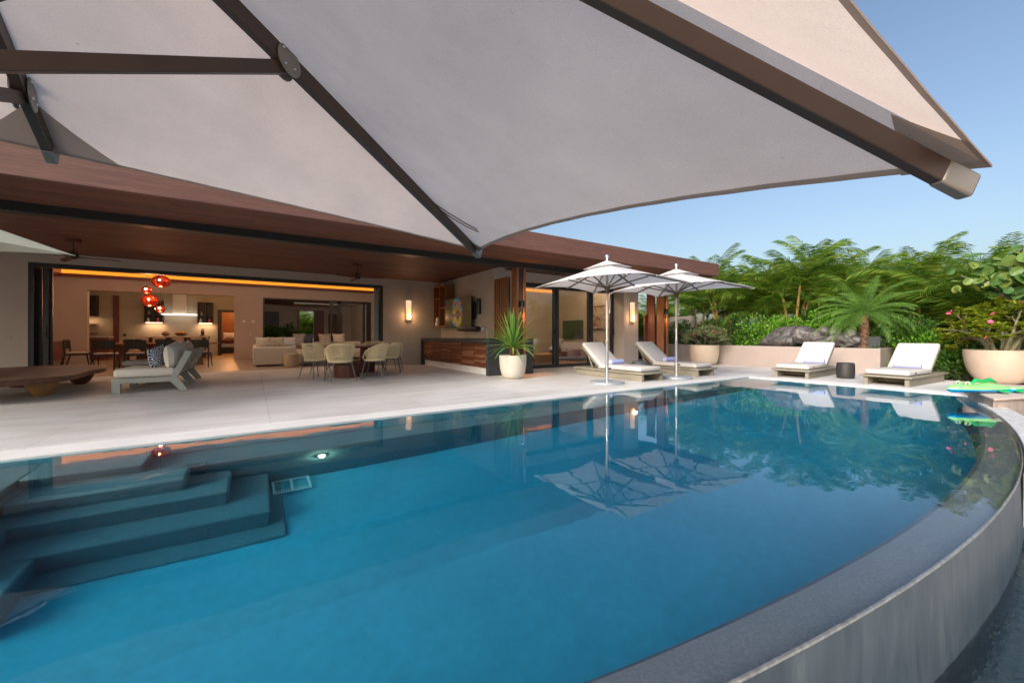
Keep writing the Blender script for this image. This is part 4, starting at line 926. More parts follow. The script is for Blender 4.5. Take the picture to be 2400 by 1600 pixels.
def bush_mb(seed, rx, ry, rz, clumps, per, l, w, shell=.55, spread=.16):
    rnd = random.Random(seed); q = MB(); tw = MB()
    for c in range(clumps):
        while True:
            v = Vector((rnd.uniform(-1, 1), rnd.uniform(-1, 1), rnd.uniform(-.25, 1)))
            if shell < v.length < 1: break
        ctr = Vector((v.x * rx, v.y * ry, v.z * rz))
        if c % 3 == 0: tw.tube([(v.x * .08, v.y * .08, -.15 * rz), tuple(ctr * .55), tuple(ctr)], [.014, .009, .004], 4, False)
        for k in range(per):
            o = Vector((rnd.gauss(0, 1), rnd.gauss(0, 1), rnd.gauss(0, 1))); p = ctr + o * spread * .5
            d = (o + v * 1.2 + Vector((0, 0, .4))).normalized(); n = Vector((rnd.gauss(0, .6), rnd.gauss(0, .6), 1))
            leaf(q, p, d, n, l * rnd.uniform(.6, 1.15), w * rnd.uniform(.7, 1.1))
    return q, tw
def bush(label, loc, rx, ry, rz, clumps, per, l, w, m, seed, name='bush', cat='bush', group='leafy bushes of the garden hedge', shell=.55):
    b = thing(name, label, cat, loc, 0, group); q, tw = bush_mb(seed, rx, ry, rz, clumps, per, l, w, shell)
    q.build('foliage', m, b, smooth=False); tw.build('twigs', M['bark'], b); return b
bush('bright lime-green bush above the knees of the statue', (14.9, 6.6, .75), .5, 1.25, .95, 120, 22, .10, .055, M['lime'], 1)
bush('bright lime-green bush behind the head of the statue', (15.1, 5.0, .75), .5, 1.0, 1.05, 100, 22, .10, .055, M['lime'], 2)
bush('dark green bush behind the red-flowering potted shrub', (15.0, 8.2, .6), .6, 1.3, 1.15, 120, 22, .11, .05, M['bush'], 3)
bush('dark green bush between planter wall and slatted gate', (14.3, 9.7, .55), .5, .8, 1.0, 80, 22, .11, .05, M['bush'], 4)
bush('glossy dark green bush to the right of the date palm trunk', (14.6, 3.3, .6), .55, .95, .85, 110, 22, .10, .06, M['bush'], 5)
bush('mid-green bush behind the lounger on the right', (14.2, 2.7, .0), .55, .8, 1.05, 110, 22, .10, .055, M['lime'], 6)
bush('low dark bush between right lounger and terracotta bowl', (13.75, 2.0, .0), .4, .6, .75, 80, 22, .09, .05, M['bush'], 7)
bush('dark green bush behind the terracotta bowl', (14.6, 1.2, .0), .6, 1.0, 1.2, 120, 22, .11, .06, M['bush'], 8)
bush('dark bush behind the date palm trunk', (15.4, 4.1, .6), .5, .8, 1.2, 90, 22, .11, .055, M['bush'], 9)
bush('green bush at the right edge beyond the terracotta bowl', (13.9, .2, -.05), .5, .8, .9, 90, 22, .10, .05, M['bush'], 10)
bush('large dark bush deep in the hedge behind the statue', (16.6, 6.0, .5), .8, 2.4, 1.35, 330, 26, .15, .075, M['bush'], 12)
bush('large dark bush deep in the hedge at its right end', (16.6, 2.3, .1), .8, 2.4, 1.6, 330, 26, .15, .075, M['bush'], 13)
bush('dark bush deep in the hedge beside the roof end', (16.6, 9.6, .3), .8, 1.8, 1.3, 300, 26, .15, .075, M['bush'], 14)
bush('low green plant at the foot of the planter wall end by the gate', (13.35, 10.0, 0), .25, .35, .55, 40, 20, .14, .04, M['lime'], 15)
for i, (x, y, z, h) in enumerate(((14.3, 3.0, 1.4, 'tall twig'), (15.1, 7.2, 1.55, 'twig'))): pass
# short date palm in the planted bed
DP = thing('date_palm', 'short date palm with full drooping crown right of the statue', 'palm tree', (14.15, 3.95, .58))
q = MB(); q.tube([(0, .02, -.1), (.01, 0, .45), (0, -.02, .96)], [.075, .085, .10], 12); rnd = random.Random(3)
for i in range(90):
    a = rnd.uniform(0, 2 * PI); z = rnd.uniform(0, .96); q.bar((math.cos(a) * .07, math.sin(a) * .07, z), (math.cos(a) * .115, math.sin(a) * .115, z + .035), .035, .014)
q.build('trunk', M['bark_red'], DP, smooth=False)
random.seed(8); q = MB()
for i in range(46):
    el = R(78 - 92 * (i / 45) ** .8); frond(q, (0, 0, 1.0), i * 2.4 + random.uniform(-.2, .2), el, random.uniform(1.1, 1.4), R(random.uniform(45, 85)), .26, 44, .011, .12, .35, .008, .12)
q.build('crown', M['palm_dark'], DP, smooth=False)
# sea grape
SG = thing('sea_grape', 'sea grape shrub with big round leaves at the upper right', 'tree', (13.6, 1.35, 0))
q = MB(); lv = MB(); rnd = random.Random(21)
q.tube([(0, 0, -.05), (.05, -.1, .9), (0, 0, 1.9)], [.05, .045, .035], 7)
for b in range(17):
    a = rnd.uniform(0, 2 * PI); tip_ = Vector((rnd.uniform(-.35, .5), rnd.uniform(-1.3, 1.0), rnd.uniform(1.95, 3.12)))
    if tip_.y > .5: tip_.z = min(tip_.z, 2.75)
    md = Vector((tip_.x * .4, tip_.y * .4, 1.9 + (tip_.z - 1.9) * .4)); q.tube([(0, 0, 1.75), tuple(md), tuple(tip_)], [.022, .016, .008], 5, False)
    for k in range(18):
        t_ = rnd.uniform(.3, 1.05); c = Vector((0, 0, 1.8)).lerp(tip_, t_) + Vector((rnd.gauss(0, .13), rnd.gauss(0, .13), rnd.gauss(0, .13)))
        nn = Vector((-.6 + rnd.gauss(0, .6), -.3 + rnd.gauss(0, .6), .5 + rnd.gauss(0, .5))).normalized(); u = nn.orthogonal().normalized(); v = nn.cross(u); r_ = rnd.uniform(.075, .125)
        ring = [c + (u * math.cos(2 * PI * j / 12) + v * math.sin(2 * PI * j / 12)) * r_ * (1 - .12 * math.cos(2 * 2 * PI * j / 12)) + nn * .018 * math.cos(2 * PI * j / 12) ** 2 for j in range(12)]
        lv.add([c - nn * .012] + ring, [(0, 1 + j, 1 + (j + 1) % 12) for j in range(12)])
q.build('branches', M['bark'], SG); lv.build('leaves', M['grape'], SG, smooth=False)
# pots and what grows in them
def pot(name, label, loc, prof, m):
    q = MB(); q.lathe(prof, 48, caps=False); o = q.build(name, m); place(o, loc); return tag(o, label, 'plant pot')
def bowl(r, h, t=.03, pw=2.4, foot=.45):
    out = [(0, 0)] + [(r * (foot + (1 - foot) * (1 - (1 - s) ** pw) ** (1 / pw)) if s > 0 else r * foot, h * s) for s in [i / 14 for i in range(15)]]
    return out + [(r - .006, h + .004), (r - t, h), (r - t - .02, h - .1), (0, h - .1)]
pot('cream_pot', 'cream pot with spiky palm in front of the bar end', (5.05, 7.74, 0), bowl(.315, .535, .03, 2.3, .5), M['pot_white'])
pot('sand_pot', 'sand coloured pot with red-flowering shrub against the planter wall', (12.86, 7.82, 0), bowl(.465, .66, .035, 2.6, .55), M['pot_tan2'])
pot('terracotta_bowl', 'huge pinkish terracotta bowl at the right edge', (13.1, 1.44, -.03), bowl(.53, .715, .04, 2.1, .33), M['pot_tan'])
# spiky palm
YU = thing('spiky_palm', 'spiky sword-leaved palm in the cream pot', 'plant', (5.05, 7.74, .43))
q = MB(); q.tube([(0, 0, 0), (.005, 0, .12), (0, 0, .29)], [.065, .058, .075], 12); rnd = random.Random(4)
for i in range(60):
    a = rnd.uniform(0, 2 * PI); z = rnd.uniform(.02, .28); q.bar((math.cos(a) * .05, math.sin(a) * .05, z), (math.cos(a) * .085, math.sin(a) * .085, z + .03), .03, .01)
q.build('trunk', M['bark_red'], YU, smooth=False)
q = MB()
for i in range(84):
    f = i / 83; az = i * 2.399 + rnd.uniform(-.2, .2); el = R(88 - 86 * f ** 1.1 + rnd.uniform(-5, 5)); ln = rnd.uniform(.72, .95) * (1.08 - .1 * f)
    d = Vector((math.cos(az) * math.cos(el), math.sin(az) * math.cos(el), math.sin(el))); s = d.cross(Z).normalized() if abs(d.z) < .98 else Vector((math.cos(az + 1.57), math.sin(az + 1.57), 0)); b_ = Vector((0, 0, .27 + .05 * (1 - f)))
    rows = []; sagf = (.05 + .5 * f * rnd.uniform(.3, 1)) if f > .45 else .03
    for t_, w in ((0, .014), (.12, .021), (.45, .023), (.78, .015), (1, .001)):
        p_ = b_ + d * ln * t_ - Z * ln * sagf * t_ ** 2.6; rows.append([tuple(p_ - s * w), tuple(p_ + s.cross(d) * -w * .5), tuple(p_ + s * w)])
    q.grid(rows)
q.build('leaves', M['yucca'], YU, smooth=False)
def blossoms(parent, pts, m, r=.045, seed=1):
    rnd = random.Random(seed); q = MB()
    for k in range(5):
        a = 2 * PI * k / 5; leaf(q, Vector((0, 0, 0)), Vector((math.cos(a), math.sin(a), .35)), Z, r, r * .75)
    q.ball((0, 0, .01), .009, n=6); f0 = q.build('flower', m, parent, smooth=False); first = True
    for p_ in pts:
        o = f0 if first else f0.copy()
        if not first: COL.objects.link(o); o.parent = parent
        first = False; o.location = p_; o.rotation_euler = (rnd.uniform(.4, 1.4), rnd.uniform(-.5, .5), rnd.uniform(2.6, 5.0))
def branchy(seed, trunks, r0, h0, spread, levels, m_leaf, leaf_l, leaf_w, per, kids=3, rise=.55):
    rnd = random.Random(seed); br = MB(); lv = MB(); ends = []
    def grow(p, d, ln, r, lvl):
        e = p + d * ln; mid = p + d * ln * .5 + Vector((rnd.gauss(0, .06), rnd.gauss(0, .06), rnd.gauss(0, .04))) * ln; br.tube([tuple(p), tuple(mid), tuple(e)], [r, r * .8, r * .62], 6 if lvl < 2 else 4, False)
        if lvl >= levels: ends.append((e, d)); return
        for k in range(kids):
            nd = (d + Vector((rnd.gauss(0, .55), rnd.gauss(0, .55), rnd.gauss(.05, .4)))).normalized(); grow(e - d * ln * rnd.uniform(0, .35), nd, ln * rnd.uniform(.6, .85), r * .55, lvl + 1)
    for k in range(trunks):
        a = 2 * PI * k / trunks + rnd.uniform(-.3, .3); d = Vector((math.cos(a) * spread, math.sin(a) * spread, rise + rnd.uniform(0, .5))).normalized()
        grow(Vector((math.cos(a) * .1, math.sin(a) * .1, 0)), d, h0 * rnd.uniform(.8, 1.2), r0 * rnd.uniform(.6, 1.15), 0)
    for e, d in ends:
        for k in range(per):
            a = rnd.uniform(0, 2 * PI); v = Vector((math.cos(a), math.sin(a), rnd.uniform(-.1, .9))); leaf(lv, e - d * rnd.uniform(0, .08), v, Z + Vector((rnd.gauss(0, .3), rnd.gauss(0, .3), 0)), leaf_l * rnd.uniform(.6, 1.1), leaf_w)
    return br, lv, ends
OS = thing('flowering_shrub', 'grey-green shrub dotted with red flowers in the sand pot', 'shrub', (12.86, 7.82, .55))
br, lv, ends = branchy(31, 7, .022, .30, .75, 4, None, .09, .028, 16, 3, .85); br.build('branches', M['bark'], OS); lv.build('foliage', M['olive'], OS, smooth=False)
rnd = random.Random(2); front = [e for e, d in ends if e.y < .25 and e.x < .3]; rnd.shuffle(front)
blossoms(OS, [tuple(e + Vector((-.05, -.05, .04))) for e in front[:13]], M['red'], .055)
DR = thing('desert_rose', 'desert rose with thick pale trunks and pink flowers in the terracotta bowl', 'shrub', (13.1, 1.44, .60))
br, lv, ends = branchy(44, 7, .062, .40, .66, 4, None, .10, .046, 26, 3, .8); br.build('branches', M['bark_green'], DR); lv.build('foliage', M['yellowgreen'], DR, smooth=False)
front = [e for e, d in ends if e.y < .5 or e.x < 0]; random.Random(6).shuffle(front)
blossoms(DR, [tuple(e + Vector((-.06, -.02, .03))) for e in front[:22]], M['pink'], .05)
# bladed plant at the right edge
BP = thing('bladed_plant', 'plant with yellow and orange arching blades at the right edge', 'plant', (11.35, .35, -.13))
q = MB(); rnd = random.Random(9)
for i in range(16):
    az = R(rnd.uniform(60, 230)); el = R(rnd.uniform(25, 80)); ln = rnd.uniform(.5, .95); d = Vector((math.cos(az) * math.cos(el), math.sin(az) * math.cos(el), math.sin(el))); s = d.cross(Z).normalized(); rows = []
    for t_, w in ((0, .02), (.3, .035), (.7, .025), (1, .002)):
        p_ = d * ln * t_ - Z * ln * .35 * t_ ** 2; rows.append([tuple(p_ - s * w), tuple(p_ - Z * .008), tuple(p_ + s * w)])
    q.grid(rows)
q.build('blades', M['yellowgreen'], BP, smooth=False)
GL = thing('garden_spotlight', 'small lit garden spotlight in the bed beside the marble edging', 'garden light', (9.97, .90, -.14))
q = MB(); q.at((0, 0, .05), (R(-65), 0, R(-35))); q.lathe([(.0, -.07), (.035, -.07), (.045, .0), (.045, .03), (.04, .03)], 16, caps=False); q.at(); q.tube([(0, 0, -.02), (0, 0, .04)], .008, 6); q.build('housing', M['black_metal'], GL)
q = MB(); q.ball((-.02, -.015, .075), .036, n=10); q.build('bulb', M['bulb_warm'], GL); point('garden_light', (9.9, .85, .0), 2.5, (1, .5, .15), .03)
# ---------------------------------------------------------------- reclining bronze statue
q = MB(); Bl = q.ball
Bl((0, .00, .42), .26, .40, .30, 20); Bl((0, .30, .40), .24, .34, .28, 20); Bl((0, -.42, .36), .23, .36, .25, 20)        # hip, belly, ribs
Bl((-.08, -.62, .52), .14, .16, .16, 16); Bl((-.10, -.86, .48), .14, .15, .15, 16)                                      # breasts
Bl((0, -.95, .30), .22, .30, .24, 18); Bl((.05, -1.22, .44), .16, .17, .19, 16); Bl((-.04, -1.32, .28), .12, .2, .14, 14)     # shoulders, head
q.tube([(0, .30, .50), (.02, .62, .46), (0, .98, .22), (-.02, 1.10, .10)], [.22, .19, .14, .10], 16)                     # upper thigh
q.tube([(-.16, .10, .24), (-.2, .55, .22), (-.2, .98, .20)], [.20, .18, .13], 16)
q.tube([(-.2, .98, .20), (-.1, .85, .1), (0, .60, .06)], [.13, .11, .08], 14); q.tube([(0, 1.08, .12), (.1, 1.25, .05)], [.10, .07], 12)
q.tube([(-.10, -.92, .34), (-.24, -.62, .22), (-.28, -.30, .12)], [.11, .10, .07], 14)                                   # arm
q.tube([(-.05, -1.05, .30), (-.18, -1.30, .12), (-.2, -1.05, .06)], [.11, .09, .07], 14)
st_ = q.build('bronze_sculpture', M['bronze']); place(st_, (14.15, 5.48, .58)); rm = st_.modifiers.new('remesh', 'REMESH'); rm.mode = 'VOXEL'; rm.voxel_size = .022; rm.use_smooth_shade = True
sm = st_.modifiers.new('smooth', 'SMOOTH'); sm.iterations = 6; sm.factor = .5
tx = bpy.data.textures.new('statue_relief', 'CLOUDS'); tx.noise_scale = .16; dm = st_.modifiers.new('relief', 'DISPLACE'); dm.texture = tx; dm.strength = .06; dm.mid_level = .5; dm.texture_coords = 'LOCAL'
tag(st_, 'dark bronze reclining figure sculpture on the planted bed', 'statue')
q = MB(); q.box(-.14, .14, -.35, .15, 0, .42); q.box(-.14, .14, -.85, -.36, 0, .38); o = q.build('stone_block', M['stone_black'], bev=.01); place(o, (14.25, 4.45, .58)); tag(o, 'dark stone block beside the head of the statue', 'stone block')
# slatted gate and thatched roof beyond
GT = thing('slatted_gate', 'dark red slatted wooden gate between the pier and the second post', 'gate', (11.2, 8.95, 0))
for i in range(9):
    q = MB(); q.box(i * .085, i * .085 + .06, 0, .04, .05, 1.68); q.build('slat', M['wood_slat_dark'], GT, bev=.003)
q = MB(); q.box(-.0, .76, .042, .07, .3, .38); q.box(0, .76, .042, .07, 1.35, 1.43); q.build('rail', M['wood_slat_dark'], GT)
q = MB(); q.box(0, .04, -.32, 0, 0, 2.45); o = q.build('post_board', M['wood_slat_dark'], bev=.003); place(o, (11.34, 8.98, 0)); tag(o, 'wide dark wooden board standing behind the second post', 'board')
M['thatch'] = wood('palm_thatch', (.34, .25, .17), (.52, .42, .32), (6, 6, 1), 3, .9, .5)
q = MB(); q.lathe([(2.3, 1.75), (2.25, 1.80), (1.2, 2.45), (.05, 3.0), (0, 3.0)], 28, caps=False); q.tube([(0, 0, 0), (0, 0, 2.6)], .08, 8); o = q.build('thatched_shelter', M['thatch']); place(o, (19.8, 17.5, 0)); tag(o, 'pale thatched roof peeping over the slatted gate', 'shelter')
# ---------------------------------------------------------------- inflatable crocodile
IC = thing('inflatable', 'green and blue inflatable reptile lying at the pool corner', 'pool float', (9.28, 1.17, .135), R(-33))
M['inf_green'] = mat('light_green_vinyl', (.28, .72, .22), .3, .05, 4); M['inf_blue'] = mat('blue_vinyl', (.0, .30, .68), .3, .05, 4); M['inf_dark'] = mat('dark_green_vinyl', (.01, .38, .10), .3, .05, 4)
def sec(x):  # half width, top height, at x along body -.58 (nose) .. .62 (tail)
    s = (x + .58) / 1.2
    w = .02 + .115 * math.sin(PI * min(1, s * 1.25) ** .8) ** .8 if s < .8 else .02 + .14 * max(0, (1 - s) / .2) * .35
    w = max(w, .022); h = .024 + .032 * math.sin(PI * min(1, s / .42)) * (s < .42) + .12 * math.exp(-((s - .52) / .17) ** 2) * .5 + .015 * (1 - s)
    return w, h
for nm, mm, lo, hi in (('belly', 'inf_blue', PI, 2 * PI), ('back', 'inf_green', 0, PI)):
    q = MB(); rows = []
    for i in range(41):
        x = -.58 + 1.2 * i / 40; w, h = sec(x); e = min(1, min(i, 40 - i) / 3) ** .5
        rows.append([(x, math.cos(lo + (hi - lo) * j / 12) * w * e, .055 + math.sin(lo + (hi - lo) * j / 12) * (h if nm == 'back' else .055) * e) for j in range(13)])
    q.grid([r_[::-1] for r_ in rows]); q.build(nm, M[mm], IC)
for x, y, s in ((.12, -.16, -1), (.40, -.13, -1), (.12, .16, 1), (.40, .13, 1)):
    q = MB(); q.ball((x, y * .92, .035), .055, .075, .022, 14); q.build('flipper', M['inf_dark'], IC)
q = MB(); q.tube([(-.2, .02, .12), (-.12, .02, .18), (.0, .02, .165), (.1, .02, .19), (.2, .02, .15)], [.01, .03, .022, .03, .01], 10); q.build('crest', M['inf_dark'], IC)
for y in (-.065, .065):
    q = MB(); q.ball((-.33, y, .135), .045, .03, .04, 12); ey = q.build('brow', M['inf_green'], IC)
    q = MB(); q.ball((-.35, y - .016, .14), .025, .018, .024, 10); q.build('eye', M['white'], ey)
    q = MB(); q.ball((-.365, y - .03, .142), .012, .01, .014, 8); q.build('pupil', M['black_metal'], ey)
q = MB(); q.ball((-.45, -.075, .09), .018, .008, .008, 8); q.build('nostril', M['inf_blue'], IC)
# fallen petal
q = MB(); leaf(q, Vector((0, 0, .004)), Vector((1, .3, .2)), Z, .07, .05); leaf(q, Vector((0, 0, .004)), Vector((-.4, 1, .3)), Z, .05, .04); o = q.build('fallen_flower', M['pink'], smooth=False); place(o, (11.6, 1.75, .0)); tag(o, 'fallen pink flower on the stone beyond the right lounger', 'flower')
# drain grille on the pool floor
q = MB(); q.box(0, .31, 0, .02, 0, .012); q.box(0, .31, .26, .28, 0, .012); q.box(0, .02, .02, .26, 0, .012); q.box(.29, .31, .02, .26, 0, .012); q.box(.145, .165, .02, .26, 0, .012)
for i in range(14): q.box(.025 + i * .019, .032 + i * .019, .02, .07, 0, .010)
o = q.build('floor_grille', M['white_plastic']); place(o, (.15, 4.10, -1.255)); tag(o, 'pale drain grille on the pool floor beside the steps', 'grille')
for x, y, z in ((-.42, 4.43, -.477), (2.55, 4.62, -.476)):
    q = MB(); q.lathe([(.0, 0), (.05, 0), (.055, .006), (.07, .006), (.072, 0)], 20, caps=False); o = q.build('return_inlet', M['steel']); place(o, (x, y, z)); tag(o, 'round metal inlet on the pool bench at the top of the steps' if x < 0 else 'round metal inlet on the pool bench below the wall sconce', 'pool inlet')
# ---------------------------------------------------------------- lounge, dining and kitchen furniture
SO = thing('sectional_sofa', 'cream sectional sofa with its arm towards the porch', 'sofa', (0, 14.9, 0))
q = MB(); q.rbox(0, 1.2, 0, 1.0, .05, .62, .04, 3); q.rbox(.0, .35, 1.0, 4.0, .05, .62, .05, 3); q.rbox(.35, 4.0, 3.55, 4.0, .05, .72, .05, 3); q.build('frame', M['sofa'], SO)
q = MB(); q.rbox(.36, 1.3, 1.02, 3.5, .08, .44, .06, 3); q.rbox(1.32, 3.9, 2.5, 3.5, .08, .44, .06, 3); q.build('seat_cushion', M['sofa'], SO)
for x in (.1, 1.0):
    q = MB(); q.box(x, x + .12, .03, .12, 0, .05); q.build('foot', M['wood_dark'], SO)
M['pattern'] = mat('patterned_cloth', (.42, .36, .29), .9, .55, 22)
for i, (x, y, m_, lab, rz) in enumerate(((.32, 15.35, 'sofa', 'cream cushion at the near left corner of the sectional sofa', 12), (.62, 15.2, 'pattern', 'beige patterned cushion lying along the sofa arm', -8), (.98, 15.3, 'cushion', 'white oblong cushion on the sofa arm', 4), (1.55, 18.3, 'cushion_grey', 'taupe cushion in the corner of the sectional sofa', -30), (1.85, 18.25, 'rug', 'dark blue-grey cushion in the corner of the sectional sofa', -20), (2.55, 18.35, 'pattern', 'brown patterned cushion on the far sofa back', 5), (3.1, 18.4, 'sofa', 'cream cushion at the right end of the far sofa back', 0))):
    far = y > 17
    cushion('throw_cushion', lab, (x, y, .76 if not far else .80), (R(-18), 0, R(rz)), .5, .36 if not far else .55, .2, M[m_], 'loose cushions on the sectional sofa')
OT = MB(); OT.rbox(0, .5, 0, .9, .04, .42, .05, 3); o = OT.build('footstool', M['sofa']); place(o, (1.28, 14.75, 0)); tag(o, 'cream footstool between the stump table and the rope chairs', 'footstool')
q = MB(); q.lathe([(0, 0), (.20, 0), (.215, .02), (.22, .2), (.215, .40), (.2, .415), (0, .415)], 32, caps=False); o = q.build('stump_table', M['drum_pale']); place(o, (1.03, 14.45, 0)); tag(o, 'pale wooden stump table in front of the sectional sofa', 'side table')
q = MB(); q.box(0, 3.0, 0, 2.6, .002, .012); o = q.build('rug', M['rug']); place(o, (1.35, 14.2, 0)); tag(o, 'dark blue-grey rug under the sectional sofa', 'rug')
q = MB(); q.box(0, .55, 0, 1.4, .18, .80); o = thing('sideboard', 'dark red sideboard against the left lounge wall', 'sideboard', (-5.86, 18.2, 0)); q.build('carcass', M['wood_mah'], o, bev=.006)
for x in (.05, .48):
    for y in (.05, 1.3):
        q = MB(); q.box(x, x + .04, y, y + .04, 0, .18); q.build('leg', M['black_metal'], o)
q = MB(); q.lathe([(0, 0), (.05, 0), (.04, .03), (.16, .12), (.15, .12), (.03, .04), (0, .04)], 20, caps=False); b0 = q.build('bowl', M['wood_dark']); place(b0, (-5.6, 18.9, .80)); tag(b0, 'dark bowl on the sideboard', 'bowl')
TD = thing('indoor_dining_table', 'long brown dining table below the copper pendants', 'table', (-2.5, 17.1, 0))
q = MB(); q.rbox(-1.5, 1.5, -.5, .5, .70, .75, .012, 2); q.build('tabletop', M['wood_table'], TD)
for x in (-.9, .9):
    q = MB(); q.lathe([(0, 0), (.22, 0), (.15, .3), (.12, .5), (.2, .698), (0, .698)], 20, (x, 0, 0), caps=False); q.build('pedestal', M['wood_table'], TD)
DC = thing('dining_chair', 'black dining chair nearest the coffee table, back to the camera', 'chair', (-3.48, 15.75, 0), 0, 'black dining chairs')
q = MB(); q.rbox(-.22, .22, -.22, .22, .45, .50, .02, 3); q.build('seat_pad', M['shade_tan'], DC)
q = MB(); q.box(-.225, .225, -.225, .225, .40, .448); q.build('seat_frame', M['wood_dark'], DC)
for s in (-1, 1):
    q = MB(); q.tube([(s * .24, -.36, 0), (s * .22, -.25, .42), (s * .225, -.27, .85)], [.016, .022, .014], 7); q.build('leg', M['wood_dark'], DC)
    q = MB(); q.tube([(s * .23, .27, 0), (s * .20, .20, .42)], [.015, .02], 7); q.build('leg', M['wood_dark'], DC)
q = MB(); q.grid([[(-.21 + .42 * j / 8, -.275 - .05 * math.sin(PI * j / 8), z) for j in range(9)] for z in (.60, .86)]); q.grid([[(-.21 + .42 * j / 8, -.295 - .05 * math.sin(PI * j / 8), z) for j in range(9)] for z in (.86, .60)]); q.build('backrest', M['wood_dark'], DC)
for x, y, rz, lab in ((-2.84, 15.75, 4, 'black dining chair second from the left on the near side of the table'), (-2.15, 15.8, 0, 'black dining chair partly hidden behind the outdoor sofa cushions'), (-4.35, 17.1, -90, 'black dining chair at the left head of the dining table'), (-3.4, 18.0, 180, 'black dining chair on the far side, left end'), (-2.6, 18.0, 178, 'black dining chair on the far side, middle'), (-1.35, 15.85, -6, 'black dining chair on the near side, right end')):
    dup(DC, (x, y, 0), R(rz), lab)
# copper pendants
m, t, p = _new('copper_glass'); p.inputs['Base Color'].default_value = (.33, .025, .012, 1); p.inputs['Metallic'].default_value = .85; p.inputs['Roughness'].default_value = .12
no = _noise(t, _coord(t, (1, 1, 1)), 7, 2); lw = t.nodes.new('ShaderNodeLayerWeight'); lw.inputs['Blend'].default_value = .35
inv = t.nodes.new('ShaderNodeMath'); inv.operation = 'SUBTRACT'; inv.inputs[0].default_value = 1; t.links.new(lw.outputs['Facing'], inv.inputs[1])
pw_ = t.nodes.new('ShaderNodeMath'); pw_.operation = 'POWER'; pw_.inputs[1].default_value = 3; t.links.new(inv.outputs[0], pw_.inputs[0])
cm = t.nodes.new('ShaderNodeMath'); cm.operation = 'MULTIPLY'; t.links.new(pw_.outputs[0], cm.inputs[0]); t.links.new(_ramp(t, no, [(.35, (.05,) * 3), (.7, (.55,) * 3)]), cm.inputs[1])
t.links.new(cm.outputs[0], p.inputs['Emission Strength']); p.inputs['Emission Color'].default_value = (1, .075, .02, 1); M['copper'] = m
for x, y, z, rx, rz, lab in ((-2.50, 17.1, 2.74, .245, .20, 'largest copper pendant globe, hanging highest beside the cove light'), (-2.83, 17.0, 2.43, .135, .115, 'small glowing copper pendant second from the top, on the left'), (-2.80, 17.3, 2.12, .225, .20, 'large copper pendant globe hanging left below the small one'), (-2.50, 17.0, 1.84, .13, .11, 'lowest small glowing copper pendant on the right')):
    pe = thing('pendant_lamp', lab, 'pendant lamp', (x, y, z), 0, 'copper globe pendants above the dining table')
    q = MB(); q.lathe([(.02, -rz * .92)] + [(rx * math.cos(a), rz * math.sin(a)) for a in [R(-65 + 150 * i / 16) for i in range(17)]] + [(.02, rz)], 26, caps=False); q.build('shade', M['copper'], pe)
    q = MB(); q.tube([(0, 0, rz), (0, 0, 3.45 - z)], .006, 6); q.build('cord_or_shade_line', M['bronze_rib'], pe)
    q = MB(); q.ball((0, -rx * .93, .02), .032, n=8); q.build('bulb', M['bulb_warm'], pe)
    point('pendant_light', (x, y - .05, z - rz - .05), 6, (1, .38, .16), .05)
# kitchen
IS = thing('kitchen_island', 'pale waterfall kitchen island with bar stools', 'kitchen island', (-4.03, 21.9, 0))
q = MB(); q.box(0, 2.4, -.1, .8, .90, .965); q.box(2.33, 2.4, -.1, .8, 0, .90); q.box(0, .07, -.1, .8, 0, .9); q.build('worktop', M['counter_stone'], IS)
q = MB(); q.box(.07, 2.33, .25, .75, .02, .899); q.build('carcass', M['wood_mah'], IS)
BS = thing('bar_stool', 'pale shell bar stool at the left end of the kitchen island', 'bar stool', (-3.72, 21.5, 0), 0, 'pale shell bar stools')
q = MB(); q.grid([[(.2 * math.cos(a), -.17 * math.sin(a) + (.0 if k else .02), z) for a in [PI * j / 12 for j in range(13)]] for k, z in enumerate((.66, .80, .93))]); q.lathe([(0, .64), (.2, .65), (.2, .67), (0, .68)], 20, caps=False); q.build('shell', M['shade_tan'], BS)
for a in range(4):
    q = MB(); c_, s_ = math.cos(PI / 4 + a * PI / 2), math.sin(PI / 4 + a * PI / 2); q.tube([(c_ * .14, s_ * .14, .65), (c_ * .24, s_ * .24, 0)], .012, 6); q.build('leg', M['shade_tan'], BS)
for x, lab in ((-3.2, 'pale shell bar stool second from the left at the island'), (-2.62, 'pale shell bar stool third from the left at the island'), (-2.0, 'pale shell bar stool at the right end of the island')): dup(BS, (x, 21.5, 0), 0, lab)
M['fruit'] = leafmat('mixed_fruit', (.5, .12, .02), (.7, .35, .04), (.7, .6, .1), .4, 0)
for x, rx, lab in ((-3.08, .16, 'wooden bowl of oranges on the kitchen island'), (-2.58, .24, 'wide dish of fruit on the kitchen island')):
    fb = thing('fruit_bowl', lab, 'fruit bowl', (x, 22.1, .967)); q = MB(); q.lathe([(0, 0), (rx * .5, 0), (rx, .11), (rx * .94, .11), (rx * .45, .02), (0, .02)], 22, caps=False); q.build('bowl', M['wood_table'], fb)
    rnd = random.Random(int(rx * 100))
    for k in range(8):
        a = rnd.uniform(0, 2 * PI); r_ = rnd.uniform(0, rx * .65); q = MB(); q.ball((r_ * math.cos(a), r_ * math.sin(a), .11 + rnd.uniform(0, .04)), .048, n=8); q.build('fruit', M['fruit'], fb)
kb = MB(); kb.at((0, 0, 0), (R(-15), 0, 0)); kb.box(-.06, .06, -.05, .05, .0, .2)
for i in range(4): kb.box(-.05 + i * .028, -.035 + i * .028, -.02, .02, .2, .32)
o = kb.build('knife_block', M['wood_dark']); place(o, (-1.85, 22.2, .98)); tag(o, 'dark knife block at the right end of the kitchen island', 'knife block')
RH = thing('range_hood', 'pale chimney hood with thin lit canopy', 'range hood', (-2.87, 24.5, 0))
q = MB(); q.box(-.24, .24, -.4, -.002, 2.0, 3.04); q.build('chimney', M['white_metal'], RH)
